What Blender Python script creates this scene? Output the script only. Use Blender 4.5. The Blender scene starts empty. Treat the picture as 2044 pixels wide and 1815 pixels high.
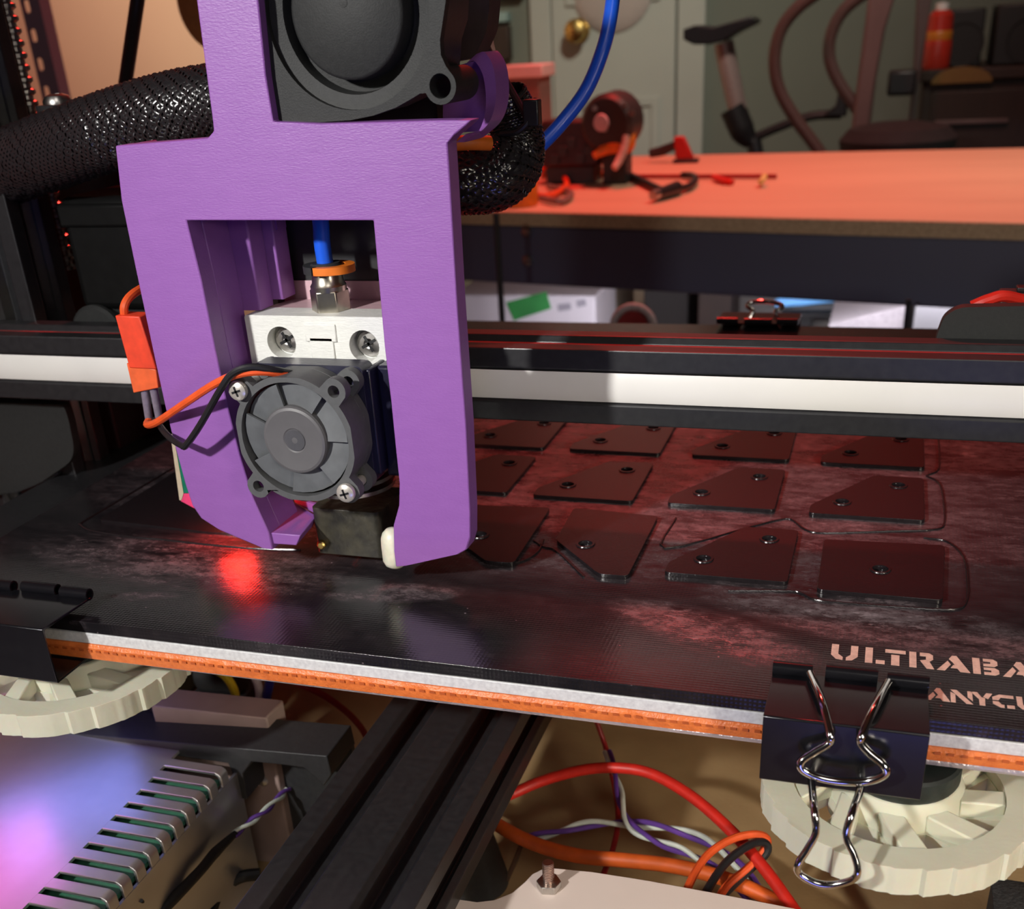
import bpy, bmesh, math, random
from math import sin, cos, pi, radians
from mathutils import Vector, Matrix
from mathutils.geometry import tessellate_polygon
random.seed(7)
S = bpy.context.scene
COL = S.collection
H = 1.0                                   # camera height above the floor in metres; all builders below work in millimetres from the lens
# ------------------------------------------------------------------ camera, world, lights, exposure
YAW, PITCH, ROLL = 0.33568956, 1.07787053, -0.06186763
F, CX, CY = 2188.689, 1022.0, 1250.0
RM = (Matrix.Rotation(YAW, 3, 'Z') @ Matrix.Rotation(PITCH, 3, 'X') @ Matrix.Rotation(ROLL, 3, 'Z'))
cd = bpy.data.cameras.new('camera'); cam = bpy.data.objects.new('camera', cd); COL.objects.link(cam)
cam.matrix_world = Matrix.Translation((0, 0, H)) @ RM.to_4x4()
cd.sensor_width = 36; cd.sensor_fit = 'HORIZONTAL'; cd.lens = F / 2044 * 36
cd.shift_y = (CY - 907.5) / 2044
cd.clip_start = 0.02; cd.clip_end = 30
cd.dof.use_dof = True; cd.dof.focus_distance = 0.255; cd.dof.aperture_fstop = cd.lens / 1.45
S.camera = cam
wd = bpy.data.worlds.new('room_air'); S.world = wd; wd.use_nodes = True
wd.node_tree.nodes['Background'].inputs[0].default_value = (0.55, 0.45, 0.48, 1)
wd.node_tree.nodes['Background'].inputs[1].default_value = 0.022
S.view_settings.view_transform = 'Standard'; S.view_settings.look = 'None'
S.view_settings.gamma = 1; S.view_settings.use_curve_mapping = False
S.view_settings.exposure = 0.0

def W(p): return Vector((p[0] * .001, p[1] * .001, p[2] * .001 + H))

def lamp(name, loc, aim, power, col, size, size_y=None, spread=180):
    l = bpy.data.lights.new(name, 'AREA'); l.energy = power; l.color = col
    l.shape = 'DISK' if size_y is None else 'RECTANGLE'; l.size = size * .001
    if size_y: l.size_y = size_y * .001
    l.spread = radians(spread)
    o = bpy.data.objects.new(name, l); COL.objects.link(o)
    o.location = W(loc); o.rotation_euler = (W(aim) - W(loc)).to_track_quat('-Z', 'Y').to_euler()
    return o
lamp('work_lamp', (-285, -190, 150), (-110, 240, -60), .49, (1, .97, .93), 26, spread=72)
lamp('room_fill', (350, -700, 800), (0, 700, -200), 2.2, (1, .93, .88), 500)  # added fill behind the lens to lift the shadows
lamp('door_fill', (100, 1300, 1350), (-760, 3200, -60), 3.0, (.96, 1, .86), 300, spread=58)  # unseen fill put in for the door and back wall
lamp('bench_fill', (520, 1450, 1250), (150, 1450, -168), 2.6, (1, .88, .70), 250, spread=80)  # white fill added to pale the bench top
lamp('front_right_fill', (430, -230, 60), (70, 190, -225), .30, (1, .90, .74), 120, spread=50)  # warm fill added to brighten the right wheel and table
lamp('left_wall_fill', (-450, 1600, 950), (-1400, 2350, 20), 2.9, (1, .70, .50), 150, spread=60)  # extra light put in to lighten the left wall
lamp('under_bench_fill', (-60, 1290, -262), (-80, 1420, -420), 1.2, (.95, .92, 1), 700, 30)  # added light that brightens the boxes under the bench
lamp('red_lamp', (-260, 1330, 1080), (-90, 760, -140), 10.5, (1, .045, .035), 120)
lamp('red_bench_fill', (-330, 1500, 1250), (-330, 1480, -168), 1.5, (1, .05, .04), 120, spread=64)  # second red light, added to redden the bench top
lamp('red_wall_wash', (-350, 2900, 750), (-350, 3200, 1350), 11, (1, .03, .045), 1500, 80, spread=110)
lamp('pink_under_bed_lamp', (-238, 188, -158), (-220, 172, -186), .006, (1, .20, .80), 46, 30)
lamp('blue_under_bed_lamp', (-232, 224, -158), (-212, 205, -186), .0055, (.22, .28, 1), 46, 24)
lamp('monitor_glow', (60, -260, -330), (-40, 180, -140), .25, (.22, .25, 1), 160, 90)

# ------------------------------------------------------------------ unprojection helpers (millimetres)
def ray(x, y): return RM @ Vector(((x - CX) / F, -(y - CY) / F, -1))
def oY(x, y, Y): d = ray(x, y); return d * (Y / d.y)
def oZ(x, y, Z): d = ray(x, y); return d * (Z / d.z)
def oX(x, y, X): d = ray(x, y); return d * (X / d.x)

# ------------------------------------------------------------------ materials
MATS = {}
def mat(name, col, rough=.5, metal=0, col2=None, ns=300, namt=.5, bump=0, bs=800, st=(1, 1, 1), spec=.5, coat=0, trans=0, alpha=1, sss=0, emis=0, detail=3):
    if name in MATS: return MATS[name]
    m = bpy.data.materials.new(name); m.use_nodes = True; MATS[name] = m
    nt = m.node_tree; b = nt.nodes['Principled BSDF']
    I = b.inputs
    I['Base Color'].default_value = (*col, 1); I['Roughness'].default_value = rough; I['Metallic'].default_value = metal
    I['Specular IOR Level'].default_value = spec; I['Coat Weight'].default_value = coat; I['Transmission Weight'].default_value = trans
    I['Alpha'].default_value = alpha
    if sss: I['Subsurface Weight'].default_value = sss; I['Subsurface Scale'].default_value = .003
    if emis: I['Emission Color'].default_value = (*col, 1); I['Emission Strength'].default_value = emis
    tc = nt.nodes.new('ShaderNodeTexCoord'); mp = nt.nodes.new('ShaderNodeMapping'); mp.inputs['Scale'].default_value = st
    nt.links.new(tc.outputs['Object'], mp.inputs['Vector'])
    n = nt.nodes.new('ShaderNodeTexNoise'); n.inputs['Scale'].default_value = ns; n.inputs['Detail'].default_value = detail
    nt.links.new(mp.outputs[0], n.inputs['Vector'])
    c2 = col2 or tuple(c * .75 for c in col)
    mx = nt.nodes.new('ShaderNodeMix'); mx.data_type = 'RGBA'
    mx.inputs[6].default_value = (*col, 1); mx.inputs[7].default_value = (*c2, 1)
    rp = nt.nodes.new('ShaderNodeMapRange'); rp.inputs[1].default_value = .5 - namt * .4; rp.inputs[2].default_value = .5 + namt * .4
    nt.links.new(n.outputs[0], rp.inputs[0]); nt.links.new(rp.outputs[0], mx.inputs[0]); nt.links.new(mx.outputs[2], I['Base Color'])
    if bump:
        n2 = nt.nodes.new('ShaderNodeTexNoise'); n2.inputs['Scale'].default_value = bs; n2.inputs['Detail'].default_value = 2
        nt.links.new(mp.outputs[0], n2.inputs['Vector'])
        bp = nt.nodes.new('ShaderNodeBump'); bp.inputs['Strength'].default_value = bump; bp.inputs['Distance'].default_value = .0004
        nt.links.new(n2.outputs[0], bp.inputs['Height']); nt.links.new(bp.outputs[0], I['Normal'])
    return m

PURPLE = mat('purple_print', (.27, .105, .38), .42, col2=(.24, .09, .345), ns=260, namt=.9, bump=.16, bs=2600, st=(.5, 1, 1.5))
BLACKAN = mat('black_anodised', (.022, .022, .024), .38, .0, col2=(.014, .014, .016), ns=500, spec=.6)
BLACKPL = mat('black_plastic', (.030, .031, .032), .5, col2=(.022, .022, .024), ns=700, bump=.1, bs=2500)
GREYPL = mat('dark_grey_plastic', (.024, .025, .025), .6, col2=(.019, .020, .020), ns=900, bump=.15, bs=3000, spec=.3)
FANGREY = mat('fan_grey_plastic', (.085, .088, .092), .5, col2=(.07, .072, .075), ns=600)
WHITEPL = mat('white_slot_plastic', (.80, .79, .76), .38, col2=(.76, .75, .72), ns=60)
WHITEPR = mat('white_print', (.72, .73, .70), .45, col2=(.66, .67, .64), ns=400, bump=.25, bs=900, st=(1, 1, 3))
CREAM = mat('cream_print', (.72, .71, .58), .5, col2=(.62, .61, .48), ns=90, namt=.9, bump=.15, bs=500, sss=.2)
CREAM2 = mat('cream_lens', (.8, .78, .64), .35, sss=.2)
CHROME = mat('chrome', (.82, .80, .78), .12, 1, ns=100)
STEEL = mat('steel', (.62, .60, .57), .3, 1, ns=300)
NICKEL = mat('nickel', (.60, .56, .47), .28, 1, ns=300)
BRASS = mat('brass', (.65, .45, .15), .3, 1, ns=300)
GALV = mat('galvanised_sheet', (.68, .66, .68), .33, .85, col2=(.60, .58, .60), ns=60, bump=.05, bs=500)
ALU = mat('aluminium_edge', (.74, .75, .76), .5, .1, col2=(.56, .56, .58), ns=900)
ORANGEF = mat('orange_foil', (.78, .20, .045), .42, col2=(.62, .14, .03), ns=500, bump=.5, bs=1500)
CLIPBLK = mat('clip_black_enamel', (.006, .006, .008), .2, col2=(.008, .008, .010), ns=300, spec=.45)
BLUETUBE = mat('blue_tube', (.015, .12, .78), .3, col2=(.012, .10, .70), ns=100)
ORANGEP = mat('orange_plastic', (.85, .20, .015), .45, ns=200)
REDCON = mat('red_connector', (.78, .055, .018), .5, ns=300)
ORWIRE = mat('orange_red_wire', (.80, .10, .02), .45, ns=200)
REDWIRE = mat('red_wire', (.66, .022, .012), .45, ns=200)
REDTHIN = mat('dark_red_wire', (.32, .012, .012), .5, ns=200)
ORCABLE = mat('orange_cable', (.72, .12, .015), .5, ns=200)
BLKWIRE = mat('black_wire', (.014, .014, .016), .4, ns=200)
WHTWIRE = mat('white_wire', (.66, .72, .64), .4, ns=200)
PURWIRE = mat('violet_wire', (.13, .05, .30), .4, ns=200)
CLEARSL = mat('smoky_sleeve', (.20, .17, .22), .25, ns=900, alpha=1)
BRAID = mat('black_braid', (.020, .018, .020), .22, spec=.9, ns=300)
BRAIDIN = mat('braid_core', (.010, .006, .007), .7, ns=300)
SILIC = mat('black_silicone', (.012, .011, .010), .42, col2=(.05, .045, .03), ns=220, namt=.5, bump=.5, bs=500)
TILE = mat('black_print_film', (.010, .008, .0095), .2, col2=(.015, .012, .014), ns=900, bump=.12, bs=1500, st=(1, 4, 1), spec=.7)
TABLEW = mat('table_board', (.36, .245, .115), .7, col2=(.24, .15, .065), ns=60, namt=.8, bump=.2, bs=900)
PINKBRD = mat('white_acrylic', (.78, .66, .60), .45, col2=(.74, .62, .56), ns=40)
PCBG = mat('green_board', (.06, .22, .13), .4, ns=400)
BENCHW = mat('bench_board', (.62, .42, .28), .6, col2=(.50, .33, .22), ns=9, namt=.9, st=(.4, 2, 1))
BENCHE = mat('bench_board_edge', (.46, .33, .20), .8, col2=(.34, .24, .14), ns=300)
STEELBLU = mat('blue_grey_steel', (.060, .062, .098), .5, col2=(.06, .066, .11), ns=5)
WALLM = mat('wall_paint', (.17, .175, .14), .85, col2=(.155, .16, .13), ns=3)
WALLL = mat('wall_paint_left', (.62, .50, .38), .85, col2=(.55, .43, .33), ns=2)
DOORM = mat('door_paint', (.43, .42, .37), .6, col2=(.40, .39, .345), ns=4)
FLOORM = mat('floor_concrete', (.16, .13, .11), .8, col2=(.11, .09, .08), ns=6)
DARKW = mat('dark_wood', (.035, .018, .012), .6, ns=20, st=(6, 1, 1))
PINKGR = mat('pinkish_grey_paint', (.17, .115, .11), .5, ns=10)

def bed_material():
    m = bpy.data.materials.new('coated_glass'); m.use_nodes = True; nt = m.node_tree; b = nt.nodes['Principled BSDF']; L = nt.links.new
    g = nt.nodes.new('ShaderNodeNewGeometry')
    def mapping(s, loc=(0, 0, 0), rot=0):
        mp = nt.nodes.new('ShaderNodeMapping'); mp.inputs['Scale'].default_value = s; mp.inputs['Location'].default_value = loc
        mp.inputs['Rotation'].default_value = (0, 0, rot); L(g.outputs['Position'], mp.inputs[0]); return mp
    def noise(mp, sc, det=4, ro=.6):
        n = nt.nodes.new('ShaderNodeTexNoise'); n.inputs['Scale'].default_value = sc; n.inputs['Detail'].default_value = det; n.inputs['Roughness'].default_value = ro
        L(mp.outputs[0], n.inputs['Vector']); return n.outputs[0]
    def rng(v, a, c, lo=0, hi=1):
        r = nt.nodes.new('ShaderNodeMapRange'); r.inputs[1].default_value = a; r.inputs[2].default_value = c; r.inputs[3].default_value = lo; r.inputs[4].default_value = hi
        L(v, r.inputs[0]); return r.outputs[0]
    def mth(op, a, c):
        n = nt.nodes.new('ShaderNodeMath'); n.operation = op; n.use_clamp = False
        for i, v in enumerate((a, c)):
            if isinstance(v, (int, float)): n.inputs[i].default_value = v
            else: L(v, n.inputs[i])
        return n.outputs[0]
    sp = nt.nodes.new('ShaderNodeSeparateXYZ'); L(g.outputs['Position'], sp.inputs[0])
    def blob(x, y, rx, ry, rot=0):
        dx = mth('SUBTRACT', sp.outputs[0], x); dy = mth('SUBTRACT', sp.outputs[1], y)
        c, s_ = cos(rot), sin(rot)
        u = mth('DIVIDE', mth('ADD', mth('MULTIPLY', dx, c), mth('MULTIPLY', dy, s_)), rx)
        v = mth('DIVIDE', mth('SUBTRACT', mth('MULTIPLY', dy, c), mth('MULTIPLY', dx, s_)), ry)
        d = mth('ADD', mth('MULTIPLY', u, u), mth('MULTIPLY', v, v))
        return rng(d, 0, 1, 1, 0)
    big = noise(mapping((1, 2.2, 1), rot=.15), 22, 5, .65)
    mid = noise(mapping((1, 2.6, 1), (3, 1, 0), rot=-.2), 70, 6, .7)
    fine = noise(mapping((1, 1.6, 1), (5, 0, 0)), 420, 5, .75)
    mask = blob(.005, .236, .05, .014, -.25)
    for a in ((-.03, .222, .03, .010, -.4), (-.175, .232, .055, .017, -.05), (-.175, .211, .012, .003, .25), (.04, .225, .035, .012, -.3), (-.09, .29, .16, .05, 0),
              (-.06, .36, .20, .07, 0), (-.11, .226, .020, .006, .2), (-.185, .29, .02, .05, .3)):
        mask = mth('MAXIMUM', mask, blob(*a))
    sm = mth('MULTIPLY', rng(mid, .36, .70), mth('ADD', mth('MULTIPLY', rng(fine, .42, .72), .75), .25))
    flake = mth('MULTIPLY', rng(noise(mapping((1, 1.9, 1), (2, 7, 0), -.3), 240, 4, .65), .56, .66), rng(big, .42, .60))
    sm = mth('ADD', sm, mth('MULTIPLY', flake, .55))
    sm = mth('MULTIPLY', sm, mth('ADD', mask, .08))
    film = mth('MULTIPLY', blob(-.05, .345, .24, .125), mth('ADD', mth('MULTIPLY', rng(mid, .3, .7), .16), .05))
    sm = mth('MINIMUM', mth('ADD', sm, film), 1.0)
    vor = nt.nodes.new('ShaderNodeTexVoronoi'); vor.inputs['Scale'].default_value = 330; vor.inputs['Randomness'].default_value = .9; L(g.outputs['Position'], vor.inputs['Vector'])
    speck = mth('MULTIPLY', rng(vor.outputs['Distance'], .10, .03), rng(noise(mapping((1, 1, 1), (9, 2, 0)), 130, 2), .60, .68))
    sm = mth('MINIMUM', mth('ADD', sm, mth('MULTIPLY', speck, .9)), 1.0)
    mx = nt.nodes.new('ShaderNodeMix'); mx.data_type = 'RGBA'; mx.inputs[6].default_value = (.0085, .0078, .0095, 1); mx.inputs[7].default_value = (.28, .215, .235, 1)
    L(sm, mx.inputs[0]); L(mx.outputs[2], b.inputs['Base Color'])
    L(mth('ADD', mth('MULTIPLY', sm, .35), mth('ADD', mth('MULTIPLY', big, .09), .15)), b.inputs['Roughness'])
    b.inputs['Specular IOR Level'].default_value = .5
    dots = nt.nodes.new('ShaderNodeTexVoronoi'); dots.inputs['Scale'].default_value = 1050; dots.inputs['Randomness'].default_value = .1; L(g.outputs['Position'], dots.inputs['Vector'])
    bp = nt.nodes.new('ShaderNodeBump'); bp.inputs['Strength'].default_value = .22; bp.inputs['Distance'].default_value = .0002
    L(mth('ADD', dots.outputs['Distance'], mth('MULTIPLY', sm, 1.5)), bp.inputs['Height']); L(bp.outputs[0], b.inputs['Normal'])
    return m
BEDM = bed_material()

# ------------------------------------------------------------------ mesh builder (millimetres)
def smooth_path(pts, n=8):
    P = [Vector(p) for p in pts]
    if len(P) < 3:
        return P
    out = []
    for i in range(len(P) - 1):
        p0 = P[i - 1] if i > 0 else P[i] * 2 - P[i + 1]
        p1, p2 = P[i], P[i + 1]
        p3 = P[i + 2] if i + 2 < len(P) else P[i + 1] * 2 - P[i]
        for k in range(n):
            t = k / n
            out.append(.5 * ((2 * p1) + (p2 - p0) * t + (2 * p0 - 5 * p1 + 4 * p2 - p3) * t * t + (3 * p1 - p0 - 3 * p2 + p3) * t ** 3))
    out.append(P[-1]); return out

def frames(path):
    n = len(path); T = []
    for i in range(n):
        a, b = path[max(i - 1, 0)], path[min(i + 1, n - 1)]
        T.append((b - a).normalized())
    u = T[0].cross(Vector((0, 0, 1)))
    if u.length < .1: u = T[0].cross(Vector((1, 0, 0)))
    u.normalize(); out = []
    for i in range(n):
        u = (u - T[i] * u.dot(T[i])).normalized()
        out.append((T[i], u, T[i].cross(u)))
    return out

def MP(plane, off):
    if plane == 'XZ': return lambda u, v, w: Vector((u, off + w, v))      # w goes away from the lens
    if plane == 'XY': return lambda u, v, w: Vector((u, v, off + w))
    return lambda u, v, w: Vector((off + w, u, v))                        # 'YZ'

class B:
    def __init__(s): s.v = []; s.f = []
    def add(s, vs, fs):
        b = len(s.v); s.v += [Vector(p) for p in vs]; s.f += [tuple(b + i for i in f) for f in fs]; return s
    def box(s, lo, hi):
        x0, y0, z0 = lo; x1, y1, z1 = hi
        return s.add([(x0, y0, z0), (x1, y0, z0), (x1, y1, z0), (x0, y1, z0), (x0, y0, z1), (x1, y0, z1), (x1, y1, z1), (x0, y1, z1)],
                     [(0, 3, 2, 1), (4, 5, 6, 7), (0, 1, 5, 4), (1, 2, 6, 5), (2, 3, 7, 6), (3, 0, 4, 7)])
    def prism(s, outer, plane, off, depth, holes=()):
        mp = MP(plane, off); loops = [list(outer)] + [list(h) for h in holes]
        flat = [p for l in loops for p in l]; n = len(flat)
        tris = tessellate_polygon([[Vector((p[0], p[1], 0)) for p in l] for l in loops])
        vs = [mp(p[0], p[1], 0) for p in flat] + [mp(p[0], p[1], depth) for p in flat]
        fs = [tuple(t) for t in tris] + [tuple(i + n for i in reversed(t)) for t in tris]
        b = 0
        for l in loops:
            m = len(l)
            for i in range(m):
                j = (i + 1) % m; fs.append((b + i, b + j, b + j + n, b + i + n))
            b += m
        return s.add(vs, fs)
    def hull(s, bottom, top):                                            # two matching loops joined
        n = len(bottom)
        fs = [tuple(range(n))[::-1], tuple(range(n, 2 * n))] + [(i, (i + 1) % n, n + (i + 1) % n, n + i) for i in range(n)]
        return s.add(list(bottom) + list(top), fs)
    def cyl(s, a, b, r, r2=None, n=24):
        a, b = Vector(a), Vector(b); r2 = r if r2 is None else r2
        return s.tube([a, b], [r, r2], n, sm=0)
    def tube(s, pts, r, n=10, sm=8, cap=True):
        path = smooth_path(pts, sm) if sm else [Vector(p) for p in pts]
        fr = frames(path); m = len(path); vs = []; fs = []
        for i, p in enumerate(path):
            if isinstance(r, (list, tuple)):
                q = i / (m - 1) * (len(r) - 1); k = min(int(q), len(r) - 2); rr = r[k] + (r[k + 1] - r[k]) * (q - k)
            else: rr = r
            for j in range(n):
                a = 2 * pi * j / n; vs.append(p + (fr[i][1] * cos(a) + fr[i][2] * sin(a)) * rr)
        for i in range(m - 1):
            for j in range(n):
                k = (j + 1) % n; fs.append((i * n + j, i * n + k, (i + 1) * n + k, (i + 1) * n + j))
        if cap: fs.append(tuple(range(n))[::-1]); fs.append(tuple(range((m - 1) * n, m * n)))
        return s.add(vs, fs)
    def lathe(s, prof, origin, axis=(0, 0, 1), n=32, ring=False):                     # prof: (r, h)
        ax = Vector(axis).normalized(); u = ax.orthogonal().normalized(); w = ax.cross(u); o = Vector(origin); vs = []; fs = []
        m = len(prof)
        for r, h in prof:
            for j in range(n):
                a = 2 * pi * j / n; vs.append(o + ax * h + (u * cos(a) + w * sin(a)) * max(r, .001))
        for i in range(m - 1):
            for j in range(n):
                k = (j + 1) % n; fs.append((i * n + j, i * n + k, (i + 1) * n + k, (i + 1) * n + j))
        if ring:
            for j in range(n): k = (j + 1) % n; fs.append(((m - 1) * n + j, (m - 1) * n + k, k, j))
        else: fs.append(tuple(range(n))[::-1]); fs.append(tuple(range((m - 1) * n, m * n)))
        return s.add(vs, fs)
    def obj(s, name, m, parent=None, bev=0, smooth=35, seg=2, xf=None):
        me = bpy.data.meshes.new(name)
        if parent is not None: org = ORG[parent.name]
        else:
            org = Vector((sum(p.x for p in s.v) / len(s.v), sum(p.y for p in s.v) / len(s.v), min(p.z for p in s.v)))
        vs = [xf @ p if xf else p for p in s.v]
        me.from_pydata([((p - org) * .001)[:] for p in vs], [], s.f); me.update()
        bm = bmesh.new(); bm.from_mesh(me); bmesh.ops.recalc_face_normals(bm, faces=bm.faces); bm.to_mesh(me); bm.free()
        if smooth:
            me.polygons.foreach_set('use_smooth', [True] * len(me.polygons)); me.set_sharp_from_angle(angle=radians(smooth))
        me.materials.append(m)
        o = bpy.data.objects.new(name, me); COL.objects.link(o)
        if parent is not None: o.parent = parent
        else: o.location = W(org)
        ORG[o.name] = org
        if bev:
            md = o.modifiers.new('edge', 'BEVEL'); md.width = bev * .001; md.segments = seg; md.limit_method = 'ANGLE'; md.angle_limit = radians(40); md.use_clamp_overlap = True
        return o
ORG = {}
def tag(o, label, cat, group=None):
    o['label'] = label; o['category'] = cat
    if group: o['group'] = group
    return o
def thing(name, label, cat, org, group=None):
    o = bpy.data.objects.new(name, None); COL.objects.link(o); o.empty_display_size = .01
    o.location = W(org); ORG[o.name] = Vector(org); return tag(o, label, cat, group)
def structure(o): o['kind'] = 'structure'; return o
def circ(cx, cy, r, n=24, ry=None): return [(cx + r * cos(2 * pi * i / n), cy + (ry or r) * sin(2 * pi * i / n)) for i in range(n)]
def rounded(pts, r, n=5):
    out = []; m = len(pts)
    for i in range(m):
        p0, p1, p2 = Vector(pts[i - 1]).to_2d(), Vector(pts[i]).to_2d(), Vector(pts[(i + 1) % m]).to_2d()
        rr = r[i] if isinstance(r, (list, tuple)) else r
        a, b = (p0 - p1), (p2 - p1)
        if rr <= 0: out.append(tuple(p1)); continue
        d = min(rr, a.length * .45, b.length * .45); q0 = p1 + a.normalized() * d; q1 = p1 + b.normalized() * d
        for k in range(n + 1):
            t = k / n; out.append(tuple(q0 * (1 - t) ** 2 + p1 * 2 * t * (1 - t) + q1 * t * t))
    return out
def pY(pts, Y): return [(oY(x, y, Y).x, oY(x, y, Y).z) for x, y in pts]
def pZ(pts, Z): return [(oZ(x, y, Z).x, oZ(x, y, Z).y) for x, y in pts]
def copy_tree(o, parent=None):
    c = o.copy(); COL.objects.link(c)
    if parent is not None: c.parent = parent
    ORG[c.name] = ORG[o.name]
    for ch in list(o.children): copy_tree(ch, c)
    return c

# ================================================================== SETTING
structure(B().box((-2600, -1500, -H * 1000 - 50), (2200, 3350, -H * 1000)).obj('floor', FLOORM, smooth=0))
structure(B().box((-2600, 3200, -H * 1000), (2200, 3300, 1500)).obj('wall_back', WALLM, smooth=0))
structure(B().box((-1500, -1500, -H * 1000), (-1400, 3200, 1500)).obj('wall_left', WALLL, smooth=0))
structure(B().box((-1400, -1500, 1500), (2200, 3300, 1560)).obj('ceiling', WALLM, smooth=0))
# the white door in the back wall
dl, dr = oY(1108, 60, 3200).x, oY(1352, 60, 3200).x
d = structure(B().box((dl, 3170, -1000), (dr, 3198, 1000)).obj('door_1', DOORM, smooth=0, bev=3))
dw = dr - dl
for (a, b_, z0, z1) in ((.12, .46, -900, -160), (.54, .88, -900, -160), (.12, .46, 60, 850), (.54, .88, 60, 850)):
    x0, x1 = dl + dw * a, dl + dw * b_
    B().prism([(x0, z0), (x1, z0), (x1, z1), (x0, z1)], 'XZ', 3163, 7, [[(x0 + 22, z0 + 22), (x1 - 22, z0 + 22), (x1 - 22, z1 - 22), (x0 + 22, z1 - 22)]]).obj('panel', DOORM, d, bev=2)
k = oY(1150, 62, 3140)
B().lathe([(1, 0), (30, 1), (30, 5), (11, 8), (10, 22), (24, 30), (29, 42), (25, 54), (10, 60)], (k.x, 3170, k.z), (0, -1, 0)).obj('door_knob', BRASS, d)
for nm, x0, x1 in (('trim_1', dl - 62, dl - 4), ('trim_2', dr + 4, dr + 75)):
    structure(B().box((x0, 3175, -1000), (x1, 3199, 1000)).obj(nm, DOORM, smooth=0, bev=4))
structure(B().box((-1400, 3185, -1000), (dl - 64, 3199, -900)).obj('baseboard_back', DOORM, smooth=0, bev=3))

# ================================================================== PRINTER TABLE
TZ = -236
t = thing('printer_table', 'tan particle board table under the printer with scattered cables', 'table', (-80, 380, -1000))
B().box((-760, -20, TZ - 20), (520, 760, TZ)).obj('tabletop', TABLEW, t, bev=1)
for x in (-730, 490):
    for y in (10, 730): B().box((x - 22, y - 22, -1000), (x + 22, y + 22, TZ - 20)).obj('leg', DARKW, t, bev=2)

# ------------------------------------------------------------------ aluminium profiles
def vslot(nx, ny):
    side = [(-4.6, 0), (-3.1, 1.8), (-5.5, 1.8), (-5.5, 3.5), (-3, 6), (3, 6), (5.5, 3.5), (5.5, 1.8), (3.1, 1.8), (4.6, 0)]
    hx, hy = nx * 10, ny * 10; P = []
    def run(cnt, f):
        for i in range(cnt):
            c = -cnt * 10 + 10 + 20 * i
            for (a, dp) in side: P.append(f(c + a, dp))
    P.append((-hx, -hy)); run(nx, lambda a, dp: (a, -hy + dp))
    P.append((hx, -hy)); run(ny, lambda a, dp: (hx - dp, a))
    P.append((hx, hy)); run(nx, lambda a, dp: (-a, hy - dp))
    P.append((-hx, hy)); run(ny, lambda a, dp: (-hx + dp, -a))
    return P
BY, BZ = 277, -82.95
t = thing('gantry_rail', 'black aluminium gantry rail with white strip in its front slot', 'rail', (-110, 287, -93))
B().prism([(BY + 10 + a, BZ + b_) for a, b_ in vslot(1, 1)], 'YZ', -430, 660).obj('profile', BLACKAN, t, bev=.35, smooth=0)
pr = [(BY + .1, BZ + 4.0), (BY - .35, BZ + 2.6), (BY - .55, BZ), (BY - .35, BZ - 2.6), (BY + .1, BZ - 3.8), (BY + 1.5, BZ - 3.0), (BY + 1.5, BZ + 3.0)]
B().prism(pr, 'YZ', -430, 660).obj('slot_cover', WHITEPL, t, smooth=50)
o = B().prism([(BY + 8.2, BZ + 8.6), (BY + 11.8, BZ + 8.6), (BY + 11.6, BZ + 7.6), (BY + 8.4, BZ + 7.6)], 'YZ', -430, 660).obj('top_slot_glint', mat('red_slot_glint', (.45, .05, .05), .35, ns=300), t)  # red light caught in the top slot, painted as a red strip
# Y rail under the bed
t = thing('bed_rail', 'black aluminium rail running under the print bed over the table', 'rail', (-105.5, 250, -190))
B().prism([(-105.5 + a, -180 + b_) for a, b_ in vslot(2, 1)], 'XZ', 40, 470).obj('profile', BLACKAN, t, bev=.35, smooth=0)
for y in (60, 480):
    B().box((-122, y - 8, TZ), (-89, y + 8, -190.2)).obj('foot', BLACKPL, t, bev=1)
# left upright, lead screw and the plates that ride on it
xr = oY(27, 100, 316).x
t = thing('z_upright', 'black vertical aluminium post at the left edge of the printer', 'post', (xr - 20, 306, TZ))
B().prism([(xr - 20 + a, 306 + b_) for a, b_ in vslot(2, 1)], 'XY', TZ, 470).obj('profile', BLACKAN, t, bev=.35, smooth=0)
def screw(b, c, z0, z1, r, pitch, depth, n=14):
    prof = []; z = z0
    while z < z1: prof += [(r, z), (r, z + pitch * .28), (r - depth, z + pitch * .5), (r - depth, z + pitch * .78)]; z += pitch
    return b.lathe(prof, (c[0], c[1], 0), (0, 0, 1), n)
sc = oY(31, 100, 324)
t = screw(B(), (sc.x, 324), -62, 60, 3.2, 3.4, 1.1, 18).obj('lead_screw', STEEL, smooth=0); tag(t, 'threaded steel lead screw standing beside the left black post', 'lead screw')
pz = oY(160, 206, 306).z; px0 = oY(86, 206, 306).x
t = thing('lift_plate', 'dark horizontal plate with two button screws below the lead screw', 'plate', (px0 + 30, 318, pz - 4))
B().prism(rounded([(px0, 300), (px0 + 80, 300), (px0 + 80, 345), (px0, 345)], 4), 'XY', pz - 4, 4).obj('plate', BLACKAN, t, bev=.4)
for (sx, sy) in ((115, 203), (226, 190)):
    q = oY(sx, sy, 310 if sx < 200 else 318)
    B().lathe([(4.4, 0), (4.4, .8), (3.6, 2.2), (1.8, 2.8), (1.4, 1.6)], (q.x, q.y, pz), n=18).obj('screw', STEEL, t)
mx0, mx1 = oY(118, 400, 304).x, oY(330, 400, 304).x; mz = oY(180, 392, 304).z
t = thing('stepper_motor', 'black square stepper motor in the dark corner left of the purple bracket', 'motor', ((mx0 + mx1) / 2, 325, BZ + 11))
o = B().box((oY(96, 500, 354).x, 354, TZ), (oY(335, 500, 354).x, 358, pz - 8)).obj('dark_backing', BLACKAN, bev=.3); tag(o, 'black upright sheet added to darken the gap behind the stepper motor', 'panel')  # black sheet put in to darken the gap behind the motor
DARKM = mat('motor_black', (.007, .007, .007), .5, spec=.12)
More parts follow.
